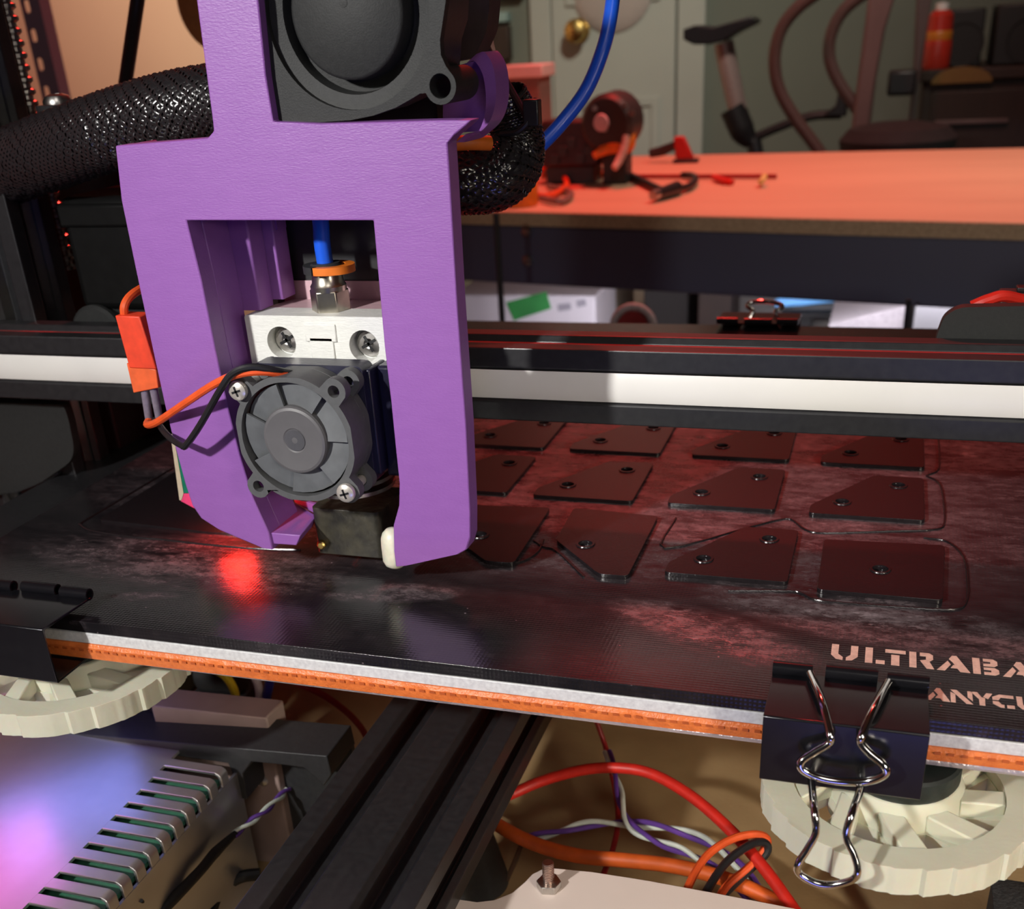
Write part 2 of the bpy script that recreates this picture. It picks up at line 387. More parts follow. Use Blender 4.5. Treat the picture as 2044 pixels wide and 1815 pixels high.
B().box((mx0, 303, BZ + 12), (mx1, 343, mz)).obj('body', DARKM, t, bev=2.5)
B().box((mx0 - .5, 302, mz - 9), (mx1 + .5, 344, mz - 2)).obj('end_cap', DARKM, t, bev=1)
B().box((mx0 + 4, 306, BZ + 10.2), (mx1 - 4, 340, BZ + 12)).obj('foot_plate', BLACKAN, t)
q = oY(192, 650, 300)
t = thing('v_wheel', 'dark grooved guide wheel peeking over the left end of the gantry rail', 'wheel', (q.x, 303, q.z - 8))
B().lathe([(3, 0), (8.5, 0), (9.5, 1), (9.5, 2.5), (7.6, 4.8), (9.5, 7.2), (9.5, 8.7), (8.5, 9.7), (3, 9.7)], (q.x, 299, q.z - 3), (0, 1, 0), 40).obj('tyre', GREYPL, t)
B().lathe([(.8, 0), (2.9, 0), (2.9, 10.5), (.8, 10.5)], (q.x, 298.5, q.z - 3), (0, 1, 0), 20).obj('bearing', STEEL, t)
o = B().prism(rounded(pY([(-120, 800), (126, 808), (136, 835), (152, 915), (78, 966), (30, 985), (-120, 1000)], 291), [2, 3, 4, 6, 3, 3, 2]), 'XZ', 291, 3.5).obj('side_plate', GREYPL, bev=.4)
tag(o, 'flat dark grey side plate below the rail at the left edge', 'plate')
xa, xb = oY(134, 860, 322).x, oY(232, 860, 322).x
o = B().prism(rounded([(xa, 322), (xb, 322), (xb, 350), (xa, 350)], 1.5), 'XY', TZ, 142).obj('rear_column', BLACKPL); tag(o, 'dark brown vertical column behind the grey side plate and the bed corner', 'column')
q = oY(250, 810, 345)
t = thing('milky_tube', 'small whitish plastic tube standing behind the bed under the rail', 'tube', (q.x, 345, -236))
B().lathe([(5.2, -140), (5.2, -1), (4.6, 0), (3.8, 0), (3.8, -18)], (q.x, 345, q.z), n=24).obj('tube', mat('milky_tube', (.62, .52, .5), .4, sss=.1), t)
# right end plate of the gantry
t = thing('end_plate', 'dark grey rounded plate behind the right end of the gantry rail', 'plate', (40, 300, -80))
B().prism(rounded(pY([(1868, 674), (1884, 630), (1915, 612), (2190, 606), (2190, 720), (1868, 720)], 300), [1, 7, 7, 2, 1, 1]), 'XZ', 299, 4).obj('plate', GREYPL, t, bev=.3)
a = oY(1958, 606, 303); 
o = B().tube([oY(1940, 612, 310), oY(1975, 598, 310), oY(2010, 592, 312), oY(2080, 612, 318)], 1.5).obj('red_wire', REDWIRE); tag(o, 'short red wire lying on top of the rounded right end plate', 'wire')
t = thing('limit_switch', 'small black switch block above the right end plate beside red wire', 'switch', (oY(2000, 590, 314).x, 318, -70))
c0 = oY(1970, 592, 314); B().box((c0.x + 4, 322, c0.z - 9), (c0.x + 26, 330, c0.z - 1)).obj('body', BLACKPL, t, bev=.6)
B().box((c0.x + 8, 324, c0.z - 1), (c0.x + 14, 328, c0.z + .3)).obj('button', BLKWIRE, t, bev=.3)

# ================================================================== HEATED BED
GZ = -122.5; BX0, BX1, BF, BR = -241.5, 66, 195.4, 515
t = thing('heated_bed', 'square black glass print bed with silver and orange layered edge', 'print bed', (-88, 355, -134))
gl = B().prism(rounded([(BX0, BF), (BX1, BF), (BX1, BR), (BX0, BR)], 3), 'XY', GZ - 3, 3).obj('glass_plate', BEDM, t, bev=.5, seg=2)
B().prism([(BX0 - 1, BF - .3), (BX1 + 1, BF - .3), (BX1 + 1, BR), (BX0 - 1, BR)], 'XY', GZ - 6, 2.95).obj('aluminium_plate', ALU, t, bev=.2)
B().prism([(BX0 - 26, BF + 2), (BX0 - 1.2, BF + 2), (BX0 - 1.2, BR), (BX0 - 26, BR)], 'XY', GZ - 6, 2.5).obj('side_strip', BLACKAN, t, bev=.3)
def orange_strip(z0l, z0r, z1, y0, nm, m, notch):
    b = B(); n = 150; pf = []
    for i in range(n + 1):
        x = BX0 + (BX1 - BX0) * i / n; zl = z0l + (z0r - z0l) * i / n
        j = (random.random() - .5) * .35 if notch else 0
        pf.append([(x, BF - .5 + j * .4, z1), (x, BF - 1.0 + j, z1 - .9), (x, BF - .9 - j * .5, (z1 + zl) / 2 - .3), (x, BF - .6, zl), (x, BF + 40, zl), (x, BF + 40, z1)])
    vs = [p for r in pf for p in r]; fs = []
    for i in range(n):
        for k in range(6):
            l = (k + 1) % 6; fs.append((i * 6 + k, i * 6 + l, i * 6 + 6 + l, i * 6 + 6 + k))
    fs += [tuple(range(6)), tuple(range(n * 6, n * 6 + 6))]
    return b.add(vs, fs).obj(nm, m, t, smooth=25)
orange_strip(GZ - 10.6, GZ - 8.9, GZ - 6.0, BF, 'orange_edge_tape', ORANGEF, True)
b = B()                                                                # the stitched notches in the tape
for i in range(118):
    x = BX0 + 8 + i * 2.5; zz = GZ - 8.0 + .8 * i / 118
    b.box((x, BF - 1.25, zz), (x + 1.25, BF - .75, zz + .55))
o = b.obj('tape_notch', mat('orange_tape_shade', (.50, .10, .02), .6, ns=300), t); o['kind'] = 'stuff'
orange_strip(GZ - 10.8, GZ - 10.9, GZ - 8.9, BF, 'foil_layer', mat('crumpled_foil', (.62, .55, .58), .35, .5, col2=(.5, .44, .48), ns=200, bump=.8, bs=900), True).location = (0, .0008, 0)
B().box((BX0 + 2, BF + 42, GZ - 10.5), (BX1 - 2, BR - 3, GZ - 6.1)).obj('insulation', ORANGEF, t)
# stencilled writing on the glass
G = {
 'U': [[(0, 1), (.27, 1), (.27, .38), (.45, .2), (.45, 0), (.2, .04), (0, .3)], [(1, 1), (.73, 1), (.73, .38), (.57, .2), (.57, 0), (.8, .04), (1, .3)]],
 'L': [[(0, 0), (.38, 0), (.38, 1), (0, 1)], [(.55, 0), (1, 0), (1, .24), (.55, .24)]],
 'T': [[(0, .78), (1, .78), (1, 1), (0, 1)], [(.3, 0), (.7, 0), (.7, .67), (.3, .67)]],
 'R': [[(0, 0), (.29, 0), (.29, 1), (0, 1)], [(.43, 1), (.82, 1), (.97, .88), (.97, .6), (.82, .46), (1, 0), (.7, 0), (.5, .36), (.43, .5), (.68, .56), (.68, .78), (.43, .78)]],
 'A': [[(0, 0), (.24, 0), (.43, .42), (.34, .64)], [(.38, .76), (.48, 1), (.62, 1), (1, 0), (.7, 0), (.62, .2), (.42, .2), (.5, .4), (.55, .4), (.48, .58)]],
 'B': [[(0, 0), (.29, 0), (.29, 1), (0, 1)], [(.42, 1), (.82, 1), (.97, .88), (.97, .64), (.84, .53), (.42, .53), (.42, .68), (.7, .7), (.7, .83), (.42, .83)], [(.42, .44), (.84, .46), (1, .34), (1, .12), (.84, 0), (.42, 0), (.42, .17), (.7, .17), (.7, .3), (.42, .3)]],
 'S': [[(1, 1), (.2, 1), (0, .85), (0, .6), (.2, .5), (.55, .5), (.35, .62), (.3, .78), (1, .78)], [(0, 0), (.8, 0), (1, .15), (1, .4), (.8, .5), (.6, .45), (.7, .35), (.7, .22), (0, .22)]],
 'E': [[(0, 0), (.3, 0), (.3, 1), (0, 1)], [(.42, .78), (1, .78), (1, 1), (.42, 1)], [(.42, .4), (.9, .4), (.9, .6), (.42, .6)], [(.42, 0), (1, 0), (1, .22), (.42, .22)]],
 'N': [[(0, 0), (.22, 0), (.22, .66), (0, .82)], [(0, 1), (.3, 1), (1, 0), (.7, 0)], [(.78, 1), (1, 1), (1, .24), (.78, .52)]],
 'Y': [[(0, 1), (.3, 1), (.48, .64), (.64, .58), (.62, 0), (.36, 0), (.36, .46)], [(.72, 1), (1, 1), (.78, .54), (.56, .68)]],
 'C': [[(.95, 1), (.32, 1), (0, .76), (0, .55), (.26, .55), (.38, .77), (.95, .77)], [(0, .45), (0, .24), (.32, 0), (.5, 0), (.5, .22), (.38, .23), (.26, .45)], [(.62, 0), (.95, 0), (.95, .24), (.62, .23)]],
 'I': [[(.1, 0), (.9, 0), (.9, 1), (.1, 1)]]}
b = B()
def glyph(ch, x0, x1, y0, y1):
    for poly in G[ch]: b.prism([(x0 + (x1 - x0) * u, y0 + (y1 - y0) * v) for u, v in poly], 'XY', GZ - .02, .05)
ytop, ybot = oZ(1664, 1286, GZ).y, oZ(1682, 1318, GZ).y
row1 = [('U', 420, 643), ('L', 705, 870), ('T', 872, 1046), ('R', 1077, 1286), ('A', 1308, 1592), ('B', 1617, 1840), ('A', 1868, 2150)]
for ch, a_, c_ in row1:
    f = lambda cx: oZ(1560 + cx / 4.223, 1240 + (265 + .155 * (cx - 520)) / 4.223, GZ).x
    glyph(ch, f(a_), f(c_), ybot, ytop)
xe = oZ(1560 + 2150 / 4.223, 1345, GZ).x
glyph('S', xe + .8, xe + 5.8, ybot, ytop); glyph('E', xe + 6.8, xe + 11.6, ybot, ytop)
yt2, yb2 = oZ(1560 + 1310 / 4.223, 1240 + 565 / 4.223, GZ).y, oZ(1560 + 1400 / 4.223, 1240 + 680 / 4.223, GZ).y
for ch, a_, c_ in (('A', 1205, 1420), ('N', 1425, 1612), ('Y', 1600, 1785), ('C', 1782, 1975), ('U', 1990, 2180)):
    f = lambda cx: oZ(1560 + cx / 4.223, 1240 + (622 + .155 * (cx - 1340)) / 4.223, GZ).x
    glyph(ch, f(a_), f(c_), yb2, yt2)
xe = oZ(1560 + 2180 / 4.223, 1240 + 750 / 4.223, GZ).x
for i, (ch, w_) in enumerate((('B', 4), ('I', 1.6), ('C', 4))): glyph(ch, xe + 1 + i * 4.2 - (2.4 if i == 2 else 0), xe + 1 + i * 4.2 + w_ - (2.4 if i == 2 else 0), yb2, yt2)
b.obj('lettering', mat('cream_ink', (.72, .58, .48), .6, ns=900), gl, smooth=0)

# ------------------------------------------------------------------ printed parts lying on the bed
def cq(x, y): return (920 + x / 1.8185, 820 + y / 1.8185)
TH = 1.15
tri = [(-30.5, 0), (0, 0), (0, 32.5), (-14, 32.5), (-30.5, 6)]
def print_part(name, poly, holes, label, group='black printed plates on the bed'):
    hs = [circ(hx, hy, 1.9, 16) for hx, hy in holes]
    cx_, cy_ = poly[0]
    t = thing(name, label, 'printed part', (sum(p[0] for p in poly) / len(poly), sum(p[1] for p in poly) / len(poly), GZ), group)
    b = B().prism(rounded(poly, 1.6, 4), 'XY', GZ, TH, hs)
    b.obj('plate', TILE, t, bev=.3)
    for hx, hy in holes:                                                # raised lip left round every hole
        B().lathe([(1.9, 0), (2.7, 0), (2.5, .35), (1.95, .35)], (hx, hy, GZ + TH - .05), n=20, ring=True).obj('hole_rim', TILE, t)
    return t
brs = {'C3': (1185, 630), 'B4': (1683, 405), 'B3': (1138, 366), 'B2': (622, 335), 'A4': (1683, 212), 'A3': (1190, 184), 'A2': (722, 161)}
lab = {'C3': 'black printed triangle plate with two holes, front row beside the square plate',
       'B4': 'black printed triangle plate with two holes, middle row, right end near the skirt line',
       'B3': 'black printed triangle plate with two holes, middle row, second from the right',
       'B2': 'black printed triangle plate with two holes, middle row, third from the right',
       'A4': 'black printed triangle plate partly under the rail, right end of the far row',
       'A3': 'black printed triangle plate partly under the rail, second from the right in the far row',
       'A2': 'black printed triangle plate partly under the rail, third from the right in the far row'}
for k_, (x, y) in brs.items():
    c = oZ(*cq(x, y), GZ + .6)
    print_part('triangle_plate', [(c.x + u, c.y + v) for u, v in tri], [(c.x - 22, c.y + 9.5), (c.x - 7, c.y + 25)], lab[k_])
for k_, (x, y), l_ in (('B1', (165, 304), 'black printed plate just right of the bracket leg, middle row'), ('A1', (300, 140), 'black printed plate just right of the bracket, far row by the rail')):
    c = oZ(*cq(x, y), GZ + .6)
    print_part('triangle_plate', [(c.x + u, c.y + v) for u, v in tri], [(c.x - 22, c.y + 9.5), (c.x - 7, c.y + 25)], l_)
sq = pZ([cq(1292, 648), cq(1750, 688), cq(1757, 488), cq(1318, 466)], GZ + TH)
print_part('square_plate', sq, [((sq[0][0] + sq[1][0]) / 2, sq[0][1] + 14)], 'black printed square plate with one centre hole, front row right end')
pg = pZ([cq(345, 468), cq(500, 592), cq(606, 600), cq(716, 382), cq(410, 352)], GZ + TH)
hc = oZ(*cq(452, 485), GZ + TH)
print_part('chamfered_plate', pg, [(hc.x, hc.y)], 'black printed plate with a cut front corner and a bright hole')
pg = pZ([cq(15, 490), cq(90, 545), cq(192, 552), cq(325, 352), cq(-60, 338)], GZ + TH)
hc = oZ(*cq(70, 452), GZ + TH)
print_part('chamfered_plate', pg, [(hc.x, hc.y)], 'black printed plate with a cut corner half behind the right bracket leg')
pg = pZ([(197, 1037), (420, 1062), (500, 1066), (520, 900), (352, 940)], GZ + .8)
o = B().prism(rounded(pg, 1.5, 3), 'XY', GZ, .8).obj('corner_plate', TILE, bev=.2); tag(o, 'wide flat black printed sheet left of the bracket with pale smears', 'printed part', 'black printed plates on the bed')
def skirt(pts, label, closed=False):
    P = [Vector((oZ(x, y, GZ + .12).x, oZ(x, y, GZ + .12).y, GZ + .14)) for x, y in pts]
    o = B().tube(P, .32, 6, 4).obj('skirt_line', TILE); tag(o, label, 'printed line', 'printed skirt lines round the plates')
skirt([cq(*p) for p in ((1732, 90), (1738, 160), (1732, 215), (1690, 236))], 'thin black printed line right of the far row of plates')
skirt([cq(*p) for p in ((1690, 238), (1735, 262), (1752, 320), (1755, 405), (1720, 432), (1560, 438), (1320, 445), (1250, 432), (1200, 396), (1150, 398), (1060, 420), (740, 500), (780, 390))], 'thin black printed line curving under the middle row of plates')
skirt([cq(*p) for p in ((1680, 462), (1765, 476), (1825, 530), (1840, 620), (1835, 690), (1790, 722), (1600, 715), (1400, 700), (1290, 688), (1235, 662), (1180, 655), (970, 655))], 'thin black printed line round the square plate with loose end at left')
skirt([(1065, 1080), (1085, 1092), (1110, 1100), (1165, 1152)], 'short black printed line between the two cut corner plates')
skirt([(345, 935), (250, 992), (168, 1040), (162, 1048), (185, 1060), (260, 1072), (330, 1078), (420, 1088), (520, 1096), (600, 1098)], 'thin black printed line with a sharp corner left of the bracket')
skirt([(1010, 1128), (1050, 1118), (1075, 1100), (1085, 1078)], 'curved black printed line by the right bracket leg foot')

# ------------------------------------------------------------------ bed levelling wheels
def wheel(cx, cy, zt, rad, label, rot):
    t = thing('levelling_wheel', label, 'wheel', (cx, cy, zt - 10), 'cream printed levelling wheels under the bed')
    n = 240; outer = []
    for i in range(n):
        a = 2 * pi * i / n + rot; ph = (i % 8) / 8 * (1 if (i // 8) % 3 else .25)
        outer.append((cx + (rad - .8 * ph + .2 * random.random()) * cos(a), cy + (rad - .8 * ph + .2 * random.random()) * sin(a)))
    holes = []; ns = 9
    for k in range(ns):
        a0 = 2 * pi * k / ns + rot; a1 = a0 + 2 * pi / ns * .55; h = []
        ri, ro = rad * .50, rad * .76
        for i in range(7): a = a0 + (a1 - a0) * i / 6; h.append((cx + ro * cos(a), cy + ro * sin(a)))
        for i in range(5): a = a1 - (a1 - a0) * i / 4 - .22; h.append((cx + ri * cos(a), cy + ri * sin(a)))
        holes.append(h)
    B().prism(outer, 'XY', zt - 8.5, 6.5, [circ(cx, cy, rad * .77, 44)]).obj('rim', CREAM, t, bev=.4)
    B().prism(circ(cx, cy, rad * .775, 66), 'XY', zt - 8.2, 3.4, holes).obj('spoke_web', CREAM, t, bev=.5)
    for k in range(ns):
        a = 2 * pi * (k + .82) / ns + rot; u = Vector((cos(a), sin(a), 0)); w = Vector((-sin(a), cos(a), 0)); c = Vector((cx, cy, 0))
        p0 = c + u * rad * .44 - w * 3.2; p1 = c + u * rad * .765 + w * .6
        q = [p0 - w * 2.4, p1 - w * 2.6, p1 + w * 2.6, p0 + w * 2.4]
        B().hull([(p.x, p.y, zt - 5.4) for p in q], [(q[0].x, q[0].y, zt - .5), (q[1].x, q[1].y, zt - 2.4), (q[2].x, q[2].y, zt - 2.4), (q[3].x, q[3].y, zt - .5)]).obj('spoke', CREAM, t, bev=.4)
    B().lathe([(2, -9), (rad * .50, -9), (rad * .48, -1), (rad * .44, 1.5), (2, 1.5)], (cx, cy, zt), n=40).obj('hub', CREAM, t, bev=.3)
    B().lathe([(2, 0), (11.2, 0), (11.6, .8), (11.6, 4.6), (11.0, 5.2), (2, 5.2)], (cx + .5, cy - 1, zt + 1.5), n=40).obj('rubber_spacer', mat('dark_rubber', (.02, .028, .026), .5, ns=400, bump=.2), t)
    B().lathe([(1.6, -14), (1.6, 16.0)], (cx, cy, zt), n=14).obj('bolt', STEEL, t)
    return t
wheel(13.5, 203.0, -142, 28, 'cream toothed levelling wheel under the bed behind the front clip', .1)
wheel(-201, 212.0, -142, 30.5, 'cream toothed levelling wheel under the front left bed corner', .45)

# ------------------------------------------------------------------ binder clips
def clip(name, x0, x1, fy, fz, sgn, label, depth=18.5, drop=14.6):
    t = thing(name, label, 'clip', ((x0 + x1) / 2, fy, fz - drop))
    Y = lambda d: fy + sgn * d
    w = x1 - x0
    prof = [(Y(0), fz), (Y(.3), fz + .35), (Y(depth), fz - .3), (Y(depth), fz - .9), (Y(.9), fz - .4), (Y(.55), fz - 1), (Y(.55), fz - drop + 1), (Y(.9), fz - drop + .4), (Y(depth), fz - drop + .5), (Y(depth), fz - drop - .1), (Y(.3), fz - drop - .35), (Y(0), fz - drop)]
    B().prism(prof, 'YZ', x0, w).obj('spring_body', CLIPBLK, t, bev=.12, smooth=40)
    for a, c_, off in ((0, .26, 0), (.345, .68, .6), (.74, 1, 0)):
        r = 1.55; n = 16; pr = []
        cyy, czz = Y(depth + off), fz + .55
        pr = [(cyy + r * cos(2 * pi * i / n), czz + r * sin(2 * pi * i / n)) for i in range(n)]
        pr2 = [(cyy + r * .72 * cos(2 * pi * i / n), czz + r * .72 * sin(2 * pi * i / n)) for i in range(n)]
        B().prism(pr, 'YZ', x0 + w * a, w * (c_ - a), [pr2]).obj('rolled_edge', CLIPBLK, t, smooth=50)
    return t
t = clip('binder_clip', -13.7, 16.9, 184.2, -119.4, 1, 'black binder clip with chrome handles on the front bed edge beside the lettering')
up = [oZ(1617, 1345, -118.2), oZ(1640, 1400, -117.6), oY(1656, 1462, 183.2), oY(1655, 1483, 182.6), oY(1625, 1502, 181.6), oY(1600, 1520, 180.6), oY(1603, 1537, 180.4), oY(1640, 1554, 180.6), oY(1690, 1561, 180.8), oY(1735, 1559, 180.8), oY(1767, 1545, 180.6), oY(1762, 1526, 180.8), oY(1735, 1503, 181.8), oY(1718, 1482, 182.6), oY(1722, 1465, 183.2), oZ(1746, 1412, -117.6), oZ(1773, 1362, -118.2)]
B().tube(up, .85, 10, 6).obj('handle', CHROME, t, smooth=60)
lo = [oY(1618, 1540, 186.5), oY(1621, 1575, 180), oY(1626, 1620, 173.5), oY(1629, 1662, 172), oY(1612, 1695, 171), oY(1595, 1722, 170), oY(1594, 1742, 170), oY(1625, 1762, 170), oY(1660, 1767, 170), oY(1700, 1757, 170), oY(1712, 1740, 170), oY(1705, 1708, 171), oY(1689, 1670, 172), oY(1700, 1625, 173.5), oY(1716, 1580, 180), oY(1722, 1545, 186.5)]
B().tube(lo, .75, 10, 6).obj('handle', CHROME, t, smooth=60)
clip('binder_clip', -215, -183.4, 184.2, -119.2, 1, 'black binder clip on the front left corner of the bed')
cxb = oY(1517, 640, 520); 
t = clip('binder_clip', cxb.x - 18, cxb.x + 18, 526, -119.4, -1, 'black binder clip with raised wire handle on the rear bed edge')
hp = [oY(1478, 658, 507), oY(1492, 640, 510), oY(1503, 622, 512), oY(1492, 612, 514), oY(1500, 604, 516), oY(1525, 602, 516), oY(1550, 605, 516), oY(1562, 612, 514), oY(1548, 622, 512), oY(1553, 640, 510), oY(1560, 656, 507)]
B().tube(hp, 1.0, 8, 5).obj('handle', CHROME, t, smooth=60)

# ================================================================== PRINT HEAD
YB = 228
t = thing('tool_bracket', 'large purple printed bracket with two legs straddling the hot end', 'bracket', (-128, 232, -116))
left_out = [(230, 291), (242, 400), (271, 540), (305, 700), (329, 810), (346, 880), (370, 968), (384, 1010), (400, 1034), (440, 1060), (520, 1094), (545, 1098)]
left_in = [(536, 1063), (503, 990), (478, 908), (456, 820), (430, 700), (402, 560), (372, 440)]
right = [(745, 440), (752, 520), (767, 690), (780, 800), (790, 900), (797, 965), (796, 1010), (785, 1050), (786, 1100), (790, 1132), (812, 1130), (915, 1107), (932, 1097), (938, 1075), (938, 1020), (935, 960), (930, 850), (922, 740), (912, 600), (905, 480), (898, 360), (893, 285)]
top = [(904, 272), (928, 252), (940, 240), (880, 240), (640, 247), (545, 243), (530, 150), (515, 0), (507, -75), (380, -75), (392, 0), (424, 240), (426, 262), (414, 276)]
outline = left_out + left_in + right + top
b = B().prism(pY(outline, YB), 'XZ', YB, 5.7)
b.obj('front_plate', PURPLE, t, bev=.3)
lp = left_out + left_in
b = B().prism(pY(lp[:-1] + [(375, 440), (238, 360)][:1], YB + .0), 'XZ', YB + 5.6, 10.4)
b.obj('left_duct', PURPLE, t, bev=.3)
zz = oY(568, 1066, YB + 1).z
topl = [oZ(530, 1063, zz), oZ(600, 1069, zz), oZ(633, 1030, zz), oZ(588, 1003, zz)]
botl = [oZ(530, 1063, zz) - Vector((1, 0, 3.2)), oZ(598, 1069, zz) - Vector((1.4, 0, 3.0)), oZ(630, 1030, zz) - Vector((1.4, 0, 3.2)), oZ(588, 1003, zz) - Vector((1, 0, 3.2))]
B().hull(botl, topl).obj('duct_lip', PURPLE, t, bev=.25)
r_ = [oZ(588, 1003, zz), oZ(633, 1028, zz)]
B().hull([r_[0], r_[1], r_[1] + Vector((0, 1.2, 0)), r_[0] + Vector((0, 1.2, 0))], [r_[0] + Vector((0, 0, 1)), r_[1] + Vector((0, 0, 3.0)), r_[1] + Vector((0, 1.2, 3.0)), r_[0] + Vector((0, 1.2, 1))]).obj('duct_wall', PURPLE, t, bev=.1)
# rear plates seen through the opening
xa, xb = oY(462, 520, 245).x, oY(509, 520, 245).x
zt, zl = oY(480, 420, 245).z, oY(500, 618, 245).z
B().prism(rounded([(xa - 3, 244), (xb, 244), (xb, 251), (xa - 3, 251)], .8), 'XY', zl, zt - zl + 8).obj('rear_rib', PURPLE, t, bev=.2)
xa2, xb2 = oY(514, 520, 252).x, oY(558, 520, 252).x
B().prism(rounded([(xa2 - 2, 251), (xb2, 251), (xb2, 258), (xa2 - 2, 258)], .6), 'XY', oY(545, 596, 252).z, zt - oY(545, 596, 252).z + 8).obj('rear_plate', PURPLE, t, bev=.2)
B().box((xb2 - .1, 252.4, oY(560, 460, 252).z), (xb2 + .5, 257, oY(560, 440, 252).z)).obj('rear_lip', PURPLE, t)
# side web and clip hook right of the blower
hk = [oY(942, 116, 252), oY(958, 114, 251), oY(975, 145, 250), oY(980, 200, 248), oY(970, 245, 244), oY(948, 272, 240), oY(920, 276, 235)]
bb = B()
pth = smooth_path(hk, 5); fr = [p for p in pth]
lo_ = [p + Vector((-1.3, 0, -1.3)) for p in fr]; hi_ = [p + Vector((1.3, 0, 1.3)) for p in fr]
n_ = len(fr); vs = []
for p in fr: vs += [p + Vector((-1.2, 0, -.8)), p + Vector((1.2, 0, .8)), p + Vector((1.6, 8, .8)), p + Vector((-.8, 8, -.8))]
fs = [(0, 1, 2, 3), ((n_ - 1) * 4, (n_ - 1) * 4 + 1, (n_ - 1) * 4 + 2, (n_ - 1) * 4 + 3)]
for i in range(n_ - 1):
    for k in range(4): l = (k + 1) % 4; fs.append((i * 4 + k, i * 4 + l, i * 4 + 4 + l, i * 4 + 4 + k))
bb.add(vs, fs).obj('cable_hook', PURPLE, t, smooth=40)
B().prism(rounded(pY([(884, 140), (950, 120), (974, 160), (979, 225), (968, 262), (884, 266)], 256), 1), 'XZ', 256, 1.8).obj('hook_web', PURPLE, t, bev=.2)
# cream lens in the foot of the right leg
c0, c1 = oY(785, 1092, 231), oY(786, 1106, 231)
B().lathe([(0.1, 7.6), (1.6, 7.2), (2.6, 6.2), (3.1, 4.8), (3.2, 3), (3.2, -1.2), (2.7, -2.4), (1.6, -3.2), (0.1, -3.5)], (oY(782, 1108, 231.5).x + .9, 231.5, oY(784, 1108, 231.5).z), (0, 0, 1), 24).obj('cream_lens', CREAM2, t)
# multicoloured strip peeking out behind the left leg
t = thing('sensor_strip', 'narrow glossy strip in grey and green with a painted pink LED glow behind the left leg', 'strip', (oY(370, 960, 235).x, 236, oY(370, 1015, 235).z))
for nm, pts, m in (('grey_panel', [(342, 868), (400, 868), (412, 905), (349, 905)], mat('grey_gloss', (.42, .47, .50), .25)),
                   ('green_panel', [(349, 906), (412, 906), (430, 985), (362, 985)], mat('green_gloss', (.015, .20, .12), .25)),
                   ('pink_glow_panel', [(362, 986), (430, 986), (440, 1030), (392, 1018), (360, 1001)], mat('pink_led_glow', (.95, .07, .22), .3)),  # glow of the LED painted in as bright pink
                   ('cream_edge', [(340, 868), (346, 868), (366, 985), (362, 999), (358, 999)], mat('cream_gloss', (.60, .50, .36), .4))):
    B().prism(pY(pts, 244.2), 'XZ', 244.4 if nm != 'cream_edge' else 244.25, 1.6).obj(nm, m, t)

LED = mat('red_led', (1, .02, .012), .3, emis=60)
B().lathe([(.1, -2.2), (3.0, -2.0), (4.6, -1), (4.6, .6), (.1, .6)], (-171.0, 251.0, -111.6), n=24).obj('indicator_led', LED, t)
B().box((-176, 246.2, -111), (-166, 256, -108)).obj('led_board', BLACKPL, t, bev=.2)
# ------------------------------------------------------------------ blower fan on the bracket
YF = 230.6
t = thing('blower_fan', 'black centrifugal blower fan beside the purple column at the top', 'fan', (-105, 243, -16))
bo = [(499, -190), (510, -75), (518, 0), (533, 150), (548, 241), (640, 244), (655, 243), (700, 240), (745, 231), (790, 215), (820, 198), (838, 187), (850, 186), (860, 194), (868, 205), (880, 210), (895, 203), (906, 188), (909, 168), (903, 150), (890, 132), (880, 110), (878, 80), (884, 40), (890, 0), (892, -60), (870, -150), (800, -220), (690, -240), (560, -235)]
cc = pY([(690, 24)], YF)[0]; hh = pY([(879, 172)], YF)[0]
B().prism(pY(bo, YF), 'XZ', YF, 2.2, [circ(cc[0], cc[1], 17.9, 64), circ(hh[0], hh[1], 2.3, 24)]).obj('front_shell', GREYPL, t, bev=.35)
bo2 = [(499, -190), (510, -75), (518, 0), (533, 150), (548, 241), (640, 242), (700, 236), (760, 222), (815, 196), (850, 170), (868, 140), (872, 80), (884, 40), (890, -60), (860, -150), (690, -235), (560, -235)]
B().prism(pY(bo2, YF), 'XZ', YF + 2.1, 12.8, [circ(cc[0], cc[1], 15.5, 48)]).obj('side_shell', BLACKPL, t, bev=.3)
B().lathe([(.1, -7), (17.95, -7), (17.95, -1.5), (15.1, -2.0), (14.7, -5.5), (12.6, -5.5), (12.3, -.5), (11.6, 0.05), (.1, 0.05)], (cc[0], YF, cc[1]), (0, -1, 0), 64).obj('motor_cap', GREYPL, t, smooth=50)
B().lathe([(.1, .2), (.9, .15), (1.0, -.3)], (oY(685, 5, YF).x, YF, oY(685, 5, YF).z), (0, -1, 0), 16).obj('centre_dimple', GREYPL, t)
B().lathe([(2.35, -14), (2.35, .1), (3.4, .1), (3.4, -14)], (hh[0], YF, hh[1]), (0, -1, 0), 28, ring=True).obj('mounting_post', GREYPL, t)
t = thing('tool_carriage', 'dark carriage plate behind the blower and above the rail', 'carriage', (-100, 262, -70))
B().prism(rounded([(-150, -70), (-101, -70), (-101, -12), (-104, 20), (-148, 20)], 3), 'XZ', 259.5, 6).obj('plate', BLACKAN, t, bev=.4)
B().prism(rounded(pY([(985, -60), (975, 60), (950, 115), (880, 128), (850, 100), (850, -60)], 264), 1.5), 'XZ', 263, 8).obj('upper_arm', mat('brown_black_plastic', (.05, .03, .03), .6, ns=400), t, bev=.5)
for z in (-67, -99):
    B().lathe([(2, 0), (6.5, 0), (7.4, .9), (7.4, 2.2), (5.8, 4.2), (7.4, 6.2), (7.4, 7.6), (6.5, 8.5), (2, 8.5)], (-128, 266, z + (2 if z < -80 else 0)), (0, 1, 0), 30).obj('guide_wheel', GREYPL, t)

